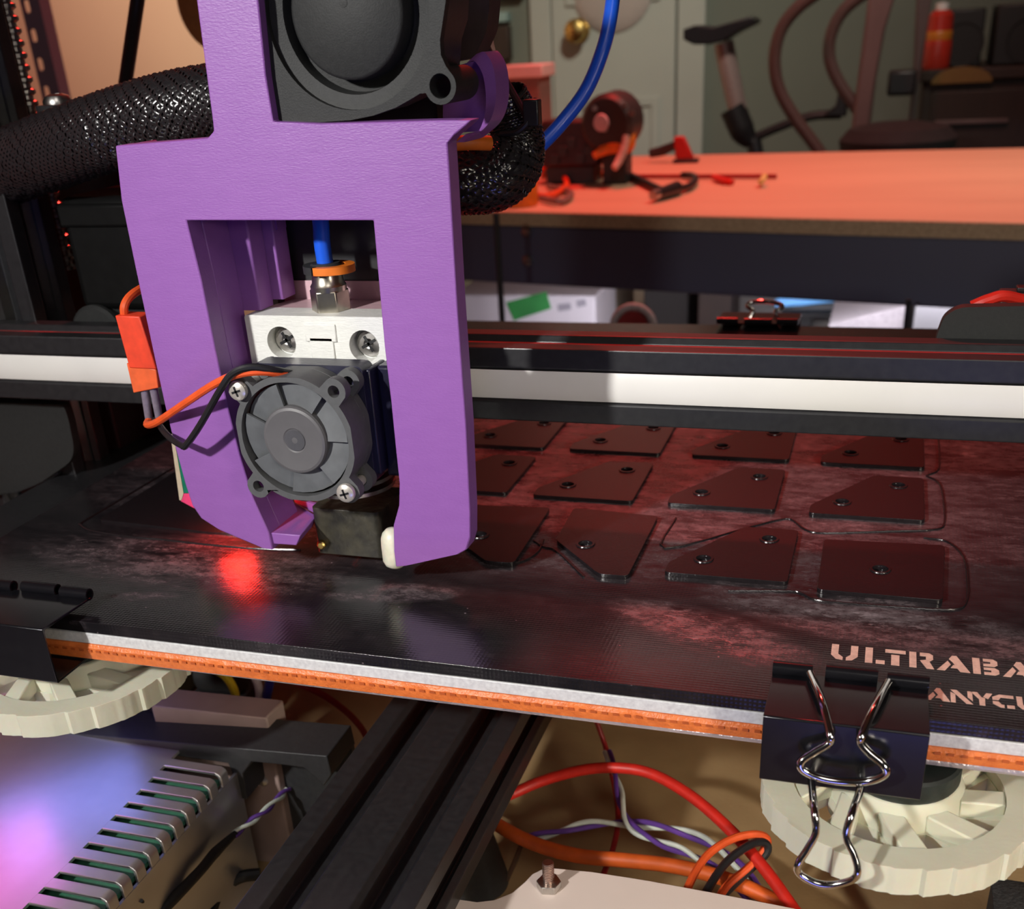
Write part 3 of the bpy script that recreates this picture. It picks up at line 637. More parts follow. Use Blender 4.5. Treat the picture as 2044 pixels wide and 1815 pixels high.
# ------------------------------------------------------------------ hot end
HX, HY = -128.2, 247.5
t = thing('hot_end', 'hot end with white printed clamp, brass fitting and black silicone sock', 'hot end', (HX, HY, GZ + 3))
fl, fr_ = oY(487, 630, 240).x, HX * 2 - oY(487, 630, 240).x
z1, z0 = oY(487, 629, 240).z, oY(497, 737, 240).z
scr = [oY(562, 684, 240), oY(727, 692, 240)]
B().prism(rounded([(fl, z0), (fr_, z0), (fr_, z1), (fl, z1)], .8), 'XZ', 240, 8.6, [circ(p.x, p.z, 3.9, 28) for p in scr]).obj('clamp_front', WHITEPR, t, bev=.35)
c = (scr[0].x + scr[1].x) / 2; cz = (z0 + z1) / 2
for (a_, b_, c_, d_) in ((-4.2, 1.0, 4.2, 5.6), (-3.2, -5.4, 3.2, 2.4)):
    B().box((c + a_, 239.55, cz + b_ - .4), (c + c_, 240.4, cz + d_ - .6)).obj('raised_panel', WHITEPR, t, bev=.3)
for p in scr:
    s_ = B().lathe([(.1, -.3), (1.0, -.2), (1.3, 0), (3.0, -.2), (3.35, -.8), (3.3, -1.6), (.1, -1.6)], (p.x, 242.6, p.z), (0, -1, 0), 24).obj('clamp_screw', STEEL, t)
    b = B()
    for a in (.5, .5 + pi / 2):
        u = Vector((cos(a), 0, sin(a))); w = Vector((-sin(a), 0, cos(a))); o_ = Vector((p.x, 242.5, p.z))
        q = [o_ + u * 2.1 + w * .35, o_ - u * 2.1 + w * .35, o_ - u * 2.1 - w * .35, o_ + u * 2.1 - w * .35]
        b.hull(q, [x + Vector((0, .5, 0)) for x in q])
    b.obj('cross_slot', BLKWIRE, s_)
    B().prism(circ(p.x, p.z, 3.85, 28), 'XZ', 244.0, 1).obj('counterbore', WHITEPR, t)
# rear half of the clamp; red back light is mixed into its pinkish colour
zr = oY(660, 560, 262).z
CLRM = mat('milky_plastic_pink_lit', (.62, .42, .46), .35, col2=(.55, .36, .40), ns=300, bump=.2)
xl, xr_ = oY(578, 600, 262).x, fr_ + 2
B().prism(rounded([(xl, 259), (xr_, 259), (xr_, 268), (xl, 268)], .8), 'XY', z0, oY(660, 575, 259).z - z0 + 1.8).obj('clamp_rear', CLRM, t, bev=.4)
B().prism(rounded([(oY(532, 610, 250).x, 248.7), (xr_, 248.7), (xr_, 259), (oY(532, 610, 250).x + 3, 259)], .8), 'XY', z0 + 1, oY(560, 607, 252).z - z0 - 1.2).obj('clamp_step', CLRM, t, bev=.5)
# push-in fitting
fz = oY(672, 632, HY).z
hexp = [(HX + 4.9 * cos(pi / 3 * i + .25), HY + 4.9 * sin(pi / 3 * i + .25)) for i in range(6)]
B().prism(hexp, 'XY', fz - 1.5, 8.2).obj('fitting_hex', NICKEL, t, bev=.35)
B().lathe([(4.4, 6.4), (4.4, 7.6), (3.9, 8.3), (3.7, 10.2), (3.0, 10.4), (2.2, 10.4), (2.2, 6.4)], (HX, HY, fz), n=36).obj('fitting_top', NICKEL, t)
B().lathe([(2.2, 10.2), (3.4, 10.4), (3.9, 11.0), (3.9, 12.4), (3.4, 12.9), (2.2, 12.9)], (HX, HY, fz), n=30).obj('collet_ring', BLACKPL, t)
# clip on the collet: open orange ring with two arms
cz_ = fz + 11.6; b = B(); vs = []; fs = []
def ring_arc(a0, a1, nm, m):
    vs = []; fs = []; n = 16; arc = [radians(a0 + (a1 - a0) * i / n) for i in range(n + 1)]
    for a in arc:
        for rr in (3.6, 5.6):
            for dz in (-.9, .9): vs.append((HX + .8 + rr * cos(a) * 1.15, HY + rr * sin(a), cz_ + dz))
    for i in range(n):
        k = i * 4; fs.extend([(k, k + 1, k + 5, k + 4), (k + 2, k + 6, k + 7, k + 3), (k, k + 4, k + 6, k + 2), (k + 1, k + 3, k + 7, k + 5)])
    fs.extend([(0, 2, 3, 1), (n * 4, n * 4 + 1, n * 4 + 3, n * 4 + 2)])
    B().add(vs, fs).obj(nm, m, t, smooth=30)
ring_arc(-105, 85, 'collet_clip', ORANGEP); ring_arc(88, 250, 'collet_collar', BLACKPL)
B().box((oY(572, 545, 262).x, 262.2, oY(600, 562, 262).z), (fr_ + 4, 266, oY(600, 532, 262).z)).obj('cross_bar', BLACKPL, t, bev=.4)
o = B().box((oY(572, 545, 262).x, 262, oY(600, 533, 262).z), (oY(645, 545, 262).x, 263.5, oY(600, 526, 262).z)).obj('bar_edge', ORWIRE, t)
# heat sink fins, heater block in its sock, nozzle
prof = [(4, 0)]
for i in range(11): z = 1 + i * 2.5; prof += [(4.2, z), (11, z), (11, z + 1), (4.2, z + 1)]
zb = GZ + 19
prof += [(8, 28.6), (8, z0 - zb - .1)]
B().lathe(prof, (HX, HY, zb), n=32).obj('heat_sink', STEEL, t, smooth=30)
B().prism(rounded([(HX - 9.2, HY - 9), (HX + 10.8, HY - 9), (HX + 10.8, HY + 9), (HX - 9.2, HY + 9)], 2, 4), 'XY', GZ + 3.2, 13).obj('silicone_sock', SILIC, t, bev=1.2, seg=3)
B().lathe([(.5, .25), (3.6, 3.2), (3.6, 3.6), (.1, 3.6)], (HX, HY, GZ), n=24).obj('nozzle', BRASS, t)
B().lathe([(.1, 0), (1.2, 0), (1.2, 1), (.8, 1.4), (.1, 1.4)], (HX - 7, HY - 9, GZ + 6), (0, -1, 0), 14).obj('thermistor_screw', BRASS, t)

# ------------------------------------------------------------------ 30 mm fan on the heat sink
FC = oY(588, 880, 219)
t = thing('heat_sink_fan', 'small square grey axial fan facing the camera inside the purple opening', 'fan', (FC.x, 224, FC.z - 15))
tl, tr_, bl_, br_ = (oY(482, 777, 219), oY(668, 779, 219), oY(521, 973, 219), oY(692, 985, 219))
rotm = math.atan2((tr_ - tl).z + (br_ - bl_).z, (tr_ - tl).x + (br_ - bl_).x)
def fanout(rc, ear, n=160):
    out = []
    for i in range(n):
        a = 2 * pi * i / n; r = min(rc, 15 / max(abs(cos(a)), abs(sin(a))))
        for k in range(4):
            ca = pi / 4 + k * pi / 2; d = 12 * 2 ** .5; da = (a - ca + pi) % (2 * pi) - pi
            if abs(d * sin(da)) < ear and cos(da) > 0: r = max(r, d * cos(da) + (ear ** 2 - (d * sin(da)) ** 2) ** .5)
        x, z = r * cos(a), r * sin(a)
        out.append((FC.x + x * cos(rotm) - z * sin(rotm), FC.z + x * sin(rotm) + z * cos(rotm)))
    return out
def fpt(x, z): return (FC.x + x * cos(rotm) - z * sin(rotm), FC.z + x * sin(rotm) + z * cos(rotm))
ears = [fpt(sx * 12, sz * 12) for sx in (-1, 1) for sz in (-1, 1)]
hol = [circ(e[0], e[1], 1.45, 18) for e in ears]
B().prism(fanout(15.4, 3.0), 'XZ', 219, 2.8, [circ(FC.x, FC.z, 13.9, 60)] + hol).obj('front_flange', FANGREY, t, bev=.2)
B().prism(fanout(15.4, 3.0), 'XZ', 226.6, 2.6, [circ(FC.x, FC.z, 13.9, 60)] + hol).obj('rear_flange', FANGREY, t, bev=.2)
B().prism(fanout(15.3, 0.01), 'XZ', 221.7, 5, [circ(FC.x, FC.z, 13.9, 60)]).obj('barrel', FANGREY, t)
B().lathe([(8.2, -7), (8.2, .2), (7.9, .7), (7.3, .9), (4.2, .55), (3.0, .55), (2.7, .35), (.9, .35), (.7, .55), (.1, .6)], (FC.x, 219.6, FC.z), (0, -1, 0), 56).obj('rotor_hub', mat('fan_hub', (.10, .097, .103), .45, col2=(.09, .088, .093), ns=300), t, smooth=20)
B().lathe([(2.6, 0), (2.6, .12), (.1, .12)], (FC.x, 219.2, FC.z), (0, -1, 0), 30).obj('hub_sticker', mat('fan_sticker', (.065, .065, .075), .5), t)
bm_ = mat('fan_blade', (.105, .112, .12), .55, ns=300)
for k in range(7):
    a0 = 2 * pi * k / 7; vs = []; fs = []
    for i in range(7):
        a = a0 + radians(66) * i / 6
        for rr in (8.1, 10.8, 13.4):
            y = 219.7 + (2.2 * i / 6) * (.6 + .4 * rr / 13.4)
            vs.append((FC.x + rr * cos(a), y, FC.z + rr * sin(a))); vs.append((FC.x + rr * cos(a), y + .7, FC.z + rr * sin(a)))
    for i in range(6):
        for j in range(2):
            q = i * 6 + j * 2; r0 = q + 6
            fs += [(q, q + 2, r0 + 2, r0), (q + 1, r0 + 1, r0 + 3, q + 3)]
        fs += [(i * 6 + 4, i * 6 + 5, i * 6 + 11, i * 6 + 10), (i * 6, i * 6 + 6, i * 6 + 7, i * 6 + 1)]
    fs += [(0, 1, 3, 2), (2, 3, 5, 4), (36, 38, 39, 37), (38, 40, 41, 39)]
    B().add(vs, fs).obj('blade', bm_, t, smooth=60)
for e in (fpt(-12, 12), fpt(12, -12)):
    s_ = B().lathe([(.1, .9), (1.6, .8), (2.2, .4), (2.35, -.3), (2.2, -.9), (1.3, -1), (1.3, -9), (.1, -9)], (e[0], 217.8, e[1]), (0, -1, 0), 24).obj('screw', mat('screw_cream_metal', (.72, .68, .62), .3, .6), t)
    b = B()
    for a in (.3, .3 + pi / 2):
        u = Vector((cos(a), 0, sin(a))); w = Vector((-sin(a), 0, cos(a))); o_ = Vector((e[0], 216.86, e[1]))
        q = [o_ + u * 1.2 + w * .25, o_ - u * 1.2 + w * .25, o_ - u * 1.2 - w * .25, o_ + u * 1.2 - w * .25]
        b.hull(q, [x + Vector((0, .4, 0)) for x in q])
    b.obj('cross_slot', BLKWIRE, s_)
DUCT = mat('dark_blue_plastic', (.010, .010, .030), .35, col2=(.008, .008, .02), ns=300, bump=.15)
t2 = thing('fan_duct', 'dark blue plastic duct clipping the small fan to the heat sink', 'duct', (FC.x, 238, FC.z - 15))
zc = FC.z + .6
B().prism(rounded([(FC.x - 14.6, zc - 14.6), (FC.x + 14.6, zc - 14.6), (FC.x + 14.6, zc + 14.6), (FC.x - 14.6, zc + 14.6)], 2), 'XZ', 229.3, 6, [circ(FC.x, zc, 13, 40)]).obj('collar', DUCT, t2, bev=.3)
for sx in (-1, 1):
    xx = FC.x + sx * 14.2
    B().box((min(xx, xx + sx * 1.4), 231, zc - 12.5), (max(xx, xx + sx * 1.4), 255, zc + 13.4)).obj('side_wall', DUCT, t2, bev=.4)

B().box((FC.x + 15.2, 235, zc - 14.5), (-98, 255, zc + 13.2)).obj('side_light_block', DUCT, t2, bev=.8)  # duct side, widened unseen behind the leg to keep light off the rail
# ------------------------------------------------------------------ blue feed tube
o = B().tube([(HX, HY, fz + 10), (HX, HY, fz + 20), (HX + 2, HY + 2, fz + 33), (HX + 12, 270, fz + 36), oY(880, 372, 306), oY(960, 368, 314), oY(1030, 345, 320), oY(1072, 298, 325), oY(1120, 247, 330), oY(1170, 180, 334), oY(1203, 100, 337), oY(1219, 30, 340), oY(1228, -50, 344)], 2.0, 16, 10).obj('feed_tube', BLUETUBE)
tag(o, 'bright blue plastic feed tube curving up from the brass fitting', 'tube')

# ------------------------------------------------------------------ braided cable sleeve
def braided(name, pts, rads, label, cat='cable sleeve'):
    path = smooth_path(pts, 26); fr = frames(path); m = len(path)
    L = [0]
    for i in range(1, m): L.append(L[-1] + (path[i] - path[i - 1]).length)
    def rad(i):
        q = i / (m - 1) * (len(rads) - 1); k = min(int(q), len(rads) - 2); return rads[k] + (rads[k + 1] - rads[k]) * (q - k)
    t = thing(name, label, cat, path[0])
    b = B(); vs = []; fs = []; n = 28
    for i in range(m):
        for j in range(n):
            a = 2 * pi * j / n; vs.append(path[i] + (fr[i][1] * cos(a) + fr[i][2] * sin(a)) * (rad(i) - .5))
    for i in range(m - 1):
        for j in range(n): k = (j + 1) % n; fs.append((i * n + j, i * n + k, i * n + n + k, i * n + n + j))
    b.add(vs, fs).obj('cable_core', BRAIDIN, t)
    K, pitch = 30, 58.0
    b = B(); vs = []; fs = []
    for sg in (1, -1):
        for k in range(K):
            base = len(vs)
            for i in range(m):
                a = 2 * pi * k / K + sg * 2 * pi * L[i] / pitch
                ph = 2 * pi * (L[i] / pitch * K) + pi * k
                r0 = rad(i) + sg * .30 * cos(ph)
                hw = .66 / rad(i)
                for da, dr in ((-hw, -.12), (0, .10), (hw, -.12)):
                    aa = a + da; vs.append(path[i] + (fr[i][1] * cos(aa) + fr[i][2] * sin(aa)) * (r0 + dr))
            for i in range(m - 1):
                for j in range(2): q = base + i * 3 + j; fs.append((q, q + 1, q + 4, q + 3))
    o = b.add(vs, fs).obj('braid', BRAID, t, smooth=60); o['kind'] = 'stuff'
    return t
braided('braided_sleeve', [oY(-140, 385, 318), oY(-40, 352, 310), oY(60, 318, 300), oY(160, 282, 293), oY(260, 248, 288), oY(350, 222, 284), oY(440, 205, 284), oY(520, 198, 288)], [11.0, 10.6, 10.2, 9.6, 9.0], 'thick black braided cable sleeve running in from the left behind the bracket')
braided('braided_sleeve', [oY(840, 352, 284), oY(920, 355, 280), oY(985, 350, 284), oY(1020, 322, 292), oY(1030, 275, 296), oY(1020, 225, 296), oY(1008, 185, 294)], [8.6, 8.6, 8.2, 6.6, 5.2], 'black braided sleeve bending up out from behind the right bracket shoulder')
zt_ = thing('cable_tie', 'black cable tie strap around the upright end of the braided sleeve', 'cable tie', oY(1056, 240, 290))
B().tube([oY(1000, 268, 285), oY(1035, 262, 283), oY(1062, 232, 284), oY(1068, 200, 290)], .7, 8, 6).obj('strap', BLKWIRE, zt_)
p = oY(1062, 225, 284); B().box((p.x - 2, p.y - 1.5, p.z - 3), (p.x + 2, p.y + 2, p.z + 3)).obj('lock_head', BLKWIRE, zt_, bev=.4)
o = B().tube([oY(948, 40, 300), oY(980, 110, 296), oY(1012, 165, 292), oY(1050, 232, 286)], .85, 8, 6).obj('thin_cable', BLKWIRE); tag(o, 'thin black cable running down from beside the blower to the tie', 'cable')
o = B().tube([oY(972, 70, 304), oY(985, 120, 300), oY(1002, 165, 298), oY(1012, 200, 296)], 1.3, 8, 6).obj('beige_wire', mat('beige_wire', (.48, .36, .30), .5)); tag(o, 'beige wire between the blower and the braided sleeve', 'wire')
p0, p1 = oY(905, 288, 268), oY(972, 284, 268)
o = B().tube([oY(890, 288, 266), oY(935, 285, 268), oY(978, 286, 272)], 1.7, 12, 6).obj('orange_wire', ORANGEP); tag(o, 'short bright orange wire lying on the braided sleeve by the bracket', 'wire')

# ------------------------------------------------------------------ red connector and fan leads at the left leg
CYY = 233
t = thing('wire_connector', 'orange red two part plug connector hanging left of the purple bracket', 'connector', oY(290, 800, CYY))
qd = lambda pts, y0, y1: ([oY(x, y, y0) for x, y in pts], [oY(x, y, y0) + Vector((0, y1 - y0, 0)) for x, y in pts])
f_, k_ = qd([(229, 630), (278, 632), (312, 738), (258, 735)], CYY, CYY + 5)
B().hull(f_, k_).obj('socket_housing', REDCON, t, bev=.3)
f_, k_ = qd([(252, 725), (311, 738), (316, 775), (266, 785)], CYY + .3, CYY + 4.6)
B().hull(f_, k_).obj('plug_housing', mat('orange_red_plug', (.80, .12, .03), .5, ns=300), t, bev=.25)
for (x0, y0, x1, y1) in ((288, 772, 298, 842), (306, 772, 318, 836)):
    B().tube([oY(x0, y0, CYY + 2), oY(x1, y1, CYY + 2)], [1.1, 1.0], 12, 0).obj('shrink_sleeve', CLEARSL, t)
o = B().tube([oY(250, 640, CYY + 2.5), oY(248, 612, 235), oY(262, 590, 238), oY(292, 572, 244), oY(330, 560, 250)], 1.05, 10, 8).obj('red_lead', ORWIRE); tag(o, 'orange red wire looping from the connector top behind the bracket', 'wire')
o = B().tube([oY(298, 838, CYY + 2), oY(294, 848, 232), oY(315, 842, 228), oY(370, 805, 222), oY(430, 766, 218), oY(480, 746, 217), oY(530, 742, 219), oY(572, 750, 223)], .95, 10, 8).obj('orange_lead', ORWIRE); tag(o, 'orange red fan wire crossing in front of the left bracket leg', 'wire')
o = B().tube([oY(310, 838, CYY + 2), oY(335, 870, 226), oY(362, 889, 222), oY(372, 888, 221), oY(400, 848, 219), oY(440, 778, 216.5), oY(465, 745, 216), oY(500, 733, 217), oY(545, 738, 220), oY(580, 744, 225)], .85, 10, 8).obj('black_lead', BLKWIRE); tag(o, 'thin black fan wire crossing in front of the left bracket leg', 'wire')

# ================================================================== UNDER THE BED
PZ = -186
t = thing('power_supply', 'silver slotted metal power supply under the front left of the bed', 'power supply', (-230, 170, TZ))
ex = oZ(400, 1585, PZ).x + .5; sl = oZ(278, 1580, PZ).x - .2
y_far = oZ(455, 1527, PZ).y + 4; x_left = -330; y0_ = 40
pitch = (oZ(283, 1582, PZ).y - oZ(187, 1690, PZ).y) / 4.0
B().box((x_left, y0_, PZ - .9), (sl, y_far, PZ)).obj('cover_plate', GALV, t)
ys = []
yc = oZ(283, 1582, PZ).y
def tooth(yc_, hw, L0):
    pf = [(L0, 0)]
    for i in range(6): a = pi / 2 * i / 5; pf.append((ex - 2.2 + 2.2 * sin(a), -2.2 + 2.2 * cos(a)))
    pf.append((ex, -5.2))
    inn = [(ex - .9, -5.2)]
    for i in range(6): a = pi / 2 * (1 - i / 5); inn.append((ex - 2.2 + 1.3 * sin(a), -2.2 + 1.3 * cos(a)))
    inn.append((L0, -.9))
    P_ = [(x, z + PZ) for x, z in pf + inn]
    return B().prism(P_, 'XZ', yc_ - hw, 2 * hw)
k0 = -int((y_far - yc) / pitch) - 1
slot_y = [yc - pitch * k for k in range(k0, 24)]
for i in range(len(slot_y) - 1):
    a_, c_ = slot_y[i], slot_y[i + 1]
    if a_ > y_far: continue
    tooth((a_ + c_) / 2, pitch * .5 - 1.15, sl - .2).obj('vent_bar', GALV, t, bev=.25, smooth=50)
B().box((ex - .9, y0_, TZ + .5), (ex, y_far, PZ - 5.2)).obj('side_wall', GALV, t)
B().box((x_left, y0_, TZ + .5), (ex - 1, y_far - 2, PZ - 14)).obj('inner_tray', mat('tray_dark', (.02, .03, .028), .6), t)
B().box((x_left + 8, y0_ + 4, PZ - 6), (ex - 2.5, y_far - 6, PZ - 4.6)).obj('circuit_board', PCBG, t)
# printed end cap
CZ = -180
t = thing('supply_end_cap', 'black printed end cap with hexagon opening behind the power supply', 'end cap', (-190, 235, TZ))
fy = oZ(652, 1510, CZ).y; ry = oZ(697, 1447, CZ).y
fr_px = [(120, 1462), (340, 1482), (652, 1510), (661, 1547), (646, 1570), (628, 1550), (606, 1533), (560, 1527), (502, 1521), (484, 1546), (493, 1597), (480, 1594), (464, 1546), (455, 1524), (340, 1508), (120, 1484)]
B().prism(pY(fr_px, fy), 'XZ', fy, ry - fy).obj('shell', BLACKPL, t, bev=.3)
xs0, xs1 = pY([(130, 1470)], fy)[0][0], pY([(652, 1510)], fy)[0][0]
B().box((xs0, ry - 2, TZ), (xs1, ry, CZ - 4)).obj('back_wall', BLACKPL, t)
B().box((xs1 - 1.6, fy + 6, TZ), (xs1, ry, CZ - 12)).obj('side_skirt', BLACKPL, t)
q = oY(526, 1556, fy + 12)
B().lathe([(.1, 2), (1.6, 1.6), (2.2, .4), (2.2, -2), (.1, -2)], (q.x, q.y, q.z), (.4, -1, .2), 16).obj('terminal_screw', STEEL, t)
xh0, xh1 = oY(466, 1560, fy + 14).x, oY(560, 1560, fy + 14).x
B().box((xh0 - 6, fy + 15, TZ + 4), (xh1, fy + 17, CZ - 4)).obj('terminal_block', BLKWIRE, t, bev=.5)
# flat box and loose wires behind the cap
bz = -178
q = pZ([(300, 1408), (532, 1434), (566, 1398), (345, 1375)], bz)
t = thing('flat_box', 'flat pinkish grey box behind the black end cap under the bed', 'box', (q[0][0], q[0][1], TZ))
B().prism(q, 'XY', TZ, bz - TZ).obj('body', mat('beige_box', (.42, .30, .26), .6, ns=50), t, bev=.6)
for nm, pts, m, r, l in (('yellow_wire', [(425, 1335), (450, 1350), (468, 1380), (472, 1410)], mat('yellow_wire', (.62, .42, .02), .4), 1.6, 'yellow wire drooping under the bed beside the flat box'),
                         ('pale_wire', [(505, 1345), (516, 1370), (520, 1400), (528, 1420)], mat('pink_grey_wire', (.45, .34, .34), .5), 1.6, 'pale pinkish wire under the bed behind the end cap'),
                         ('blue_wire', [(540, 1350), (536, 1375), (532, 1395), (533, 1420)], mat('navy_wire', (.02, .02, .16), .4), 1.7, 'dark blue wire under the bed behind the end cap'),
                         ('dark_red_cable', [(560, 1350), (640, 1385), (690, 1420), (720, 1452), (735, 1480)], REDTHIN, 1.2, 'dark red cable arching under the bed left of the bed rail')):
    o = B().tube([oY(x, y, 288 + i * 2) for i, (x, y) in enumerate(pts)], r, 10, 6).obj(nm, m); tag(o, l, 'wire')
q = oY(410, 1370, 300)
t = thing('gear_motor', 'small black round motor under the bed behind the left wheel', 'motor', (q.x, 310, q.z - 8))
B().lathe([(.1, -8), (8, -8), (9, -7), (9, 7), (8, 8), (.1, 8)], (q.x, 312, q.z), (1, 0, .1), 28).obj('can', BLACKPL, t, bev=.3)
B().lathe([(2, 7), (2, 12), (.1, 12)], (q.x, 312, q.z), (1, 0, .1), 14).obj('shaft', STEEL, t)
B().box((q.x - 12, 302, TZ), (q.x + 10, 322, q.z - 8.6)).obj('mount', BLACKPL, t, bev=.5)

def zpath(pts): return [oZ(x, y, z) for x, y, z in pts]
def wire(name, pts, r, m, label, cat='wire', n=10, sm=8):
    o = B().tube(zpath(pts), r, n, sm).obj(name, m); tag(o, label, cat); return o
wire('red_cable', [(930, 1618, -214), (1010, 1590, -212), (1080, 1560, -209), (1160, 1538, -205), (1230, 1533, -203), (1300, 1545, -202), (1380, 1590, -202), (1460, 1660, -204), (1530, 1740, -207), (1600, 1840, -211), (1640, 1910, -216)], 1.75, REDWIRE, 'thick red cable arching across the table under the bed', 'cable', 14)
wire('orange_cable', [(900, 1585, -222), (985, 1642, -218), (1060, 1682, -215), (1150, 1708, -213), (1250, 1718, -212), (1350, 1730, -212), (1450, 1756, -213), (1540, 1796, -214), (1640, 1860, -216)], 2.2, ORCABLE, 'thick orange cable lying across the table behind the white plate', 'cable', 14)
wire('dark_red_wire', [(1175, 1400, -200), (1205, 1480, -214), (1222, 1550, -219), (1234, 1630, -222), (1222, 1700, -226), (1196, 1765, -228)], .9, REDTHIN, 'thin dark red wire hanging straight down behind the red cable')
def twist(name, pts, label, r=.75, turns=3):
    t = thing(name, label, 'twisted wires', oZ(*pts[0]))
    path = smooth_path(zpath(pts), 14); fr = frames(path); m = len(path)
    for ph, mm, nm in ((0, WHTWIRE, 'white_strand'), (pi, PURWIRE, 'violet_strand')):
        pp = [path[i] + (fr[i][1] * cos(ph + 2 * pi * turns * i / m) + fr[i][2] * sin(ph + 2 * pi * turns * i / m)) * r * 1.05 for i in range(m)]
        B().tube(pp, r, 8, 0).obj(nm, mm, t)
twist('twisted_pair', [(1212, 1500, -212), (1232, 1560, -214), (1242, 1610, -215), (1262, 1652, -216), (1310, 1680, -217), (1370, 1702, -218), (1430, 1738, -219), (1500, 1800, -222)], 'white and violet twisted wires hanging down beneath the red cable', .8, 2.5)
twist('twisted_pair', [(1050, 1675, -226), (1110, 1662, -224), (1180, 1645, -221), (1260, 1645, -219), (1340, 1655, -218), (1420, 1685, -218), (1490, 1745, -219), (1560, 1840, -222)], 'white and violet twisted wires lying flat across the table', .85, 2.5)
wire('orange_loop_wire', [(1358, 1830, -206), (1372, 1775, -203), (1408, 1712, -201), (1460, 1676, -200), (1512, 1666, -200), (1532, 1682, -203), (1505, 1722, -207), (1450, 1770, -210), (1425, 1815, -212)], 1.15, ORWIRE, 'orange red wire bent in a loop over the red cable')
wire('black_loop_wire', [(1385, 1830, -207), (1415, 1772, -204), (1450, 1722, -202), (1495, 1688, -201), (1525, 1682, -202), (1530, 1702, -205), (1490, 1742, -209), (1440, 1790, -212)], 1.2, BLKWIRE, 'black wire bent in a loop over the red cable')
# left: white/violet wires entering a black sleeve
twist('twisted_pair', [(575, 1575, -206), (556, 1594, -205), (528, 1620, -204), (498, 1643, -204), (466, 1668, -204)], 'white and violet twisted wires entering a black sleeve by the power supply', .62, 2)
o = B().tube(zpath([(470, 1664, -204), (430, 1702, -204), (400, 1738, -204), (352, 1788, -205), (300, 1840, -207)]), [1.0, 1.6, 1.5, 1.7, 1.8], 14, 8).obj('black_sleeve', mat('shrink_black', (.018, .017, .016), .55, ns=300, bump=.3)); tag(o, 'black shrink sleeve cable lying between power supply and bed rail', 'cable')
wire('dark_cable', [(520, 1745, -224), (478, 1752, -224), (440, 1778, -224), (415, 1830, -224)], 2.0, BLKWIRE, 'dark curved cable on the table left of the bed rail', 'cable')
o = B().tube(zpath([(282, 1798, -196), (288, 1808, -202), (296, 1830, -214)]), [.5, 1.1, 1.2], 8, 6).obj('cable_tie_tail', BLKWIRE); tag(o, 'black cable tie tail sticking up beside the power supply', 'cable tie')
wire('brown_wire', [(1010, 1760, -234), (1030, 1715, -233), (1042, 1685, -232), (1062, 1668, -230)], .8, mat('brown_wire', (.12, .07, .04), .6), 'thin brown wire on the table beneath the orange cable')

# white plate with bolt in the foreground
AZ = -190
pl = [(860, 1840), (888, 1812), (915, 1796), (950, 1801), (985, 1797), (1022, 1782), (1048, 1760), (1062, 1745), (1080, 1736), (1108, 1733), (1180, 1740), (1290, 1757), (1420, 1781), (1560, 1808), (1680, 1832), (1700, 1990), (800, 1990)]
t = thing('acrylic_plate', 'pinkish white plate with curved corner in the bottom foreground', 'plate', (oZ(1200, 1850, AZ).x, oZ(1200, 1850, AZ).y, AZ - 3))
pp = pZ(pl, AZ)
B().prism(pp, 'XY', AZ - 3, 3).obj('plate', PINKBRD, t, bev=.25)
q = oZ(1096, 1772, AZ)
B().prism([(q.x + 3.2 * cos(pi / 3 * i + .2), q.y + 3.2 * sin(pi / 3 * i + .2)) for i in range(6)], 'XY', AZ, 2.2).obj('hex_nut', STEEL, t, bev=.2)
screw(B(), (q.x, q.y), AZ - 6, AZ + 7.8, 1.5, .55, .22, 16).obj('bolt', mat('copper_steel', (.66, .50, .44), .3, 1), t, smooth=0)
for (x, y) in ((1250, 1900), (1500, 1900)):
    w = oZ(x, y, AZ); B().lathe([(3, TZ - AZ), (3, -3)], (w.x, w.y, AZ), n=12).obj('standoff', STEEL, t)
q = oZ(965, 1765, TZ)
t = thing('dark_cone', 'black cone with a stud beside the bed rail behind the white plate', 'foot', (q.x, q.y, TZ))  # black cone with a stud on the table
B().lathe([(.1, 0), (10, 0), (10, 2), (7, 16), (5, 24), (.1, 24)], (q.x - 2, q.y, TZ), n=30).obj('cone', BLACKPL, t, bev=.5)
B().lathe([(.1, 24), (2.6, 24), (2.6, 28), (.1, 28)], (q.x - 2, q.y, TZ), n=14).obj('stud', STEEL, t)
q = oZ(2040, 1800, -205)
t = thing('foam_block', 'black speckled foam block in the bottom right corner', 'block', (q.x + 14, q.y, TZ))
B().prism(rounded([(oZ(1982, 1800, -205).x, q.y - 22), (q.x + 30, q.y - 22), (q.x + 30, q.y + 8), (oZ(1982, 1800, -205).x, q.y + 8)], 3), 'XY', TZ, 31).obj('block', mat('black_foam', (.014, .014, .015), .7, col2=(.035, .035, .035), ns=900, bump=.8, bs=1200), t, bev=1)
# small coloured boxes at the far left
for nm, a_, m, l in (('yellow_box', ((-60, 962), (20, 1000)), mat('yellow_card', (.78, .45, .02), .6), 'small yellow box at the left edge beyond the bed'), ('white_box', ((40, 955), (80, 992)), WHITEPL, 'small white box at the left edge beside the bed corner')):
    p0, p1 = oY(a_[0][0], a_[0][1], 370), oY(a_[1][0], a_[1][1], 370)
    o = B().box((p0.x, 370, TZ), (p1.x, 390, p0.z)).obj(nm, m, bev=1); tag(o, l, 'box')

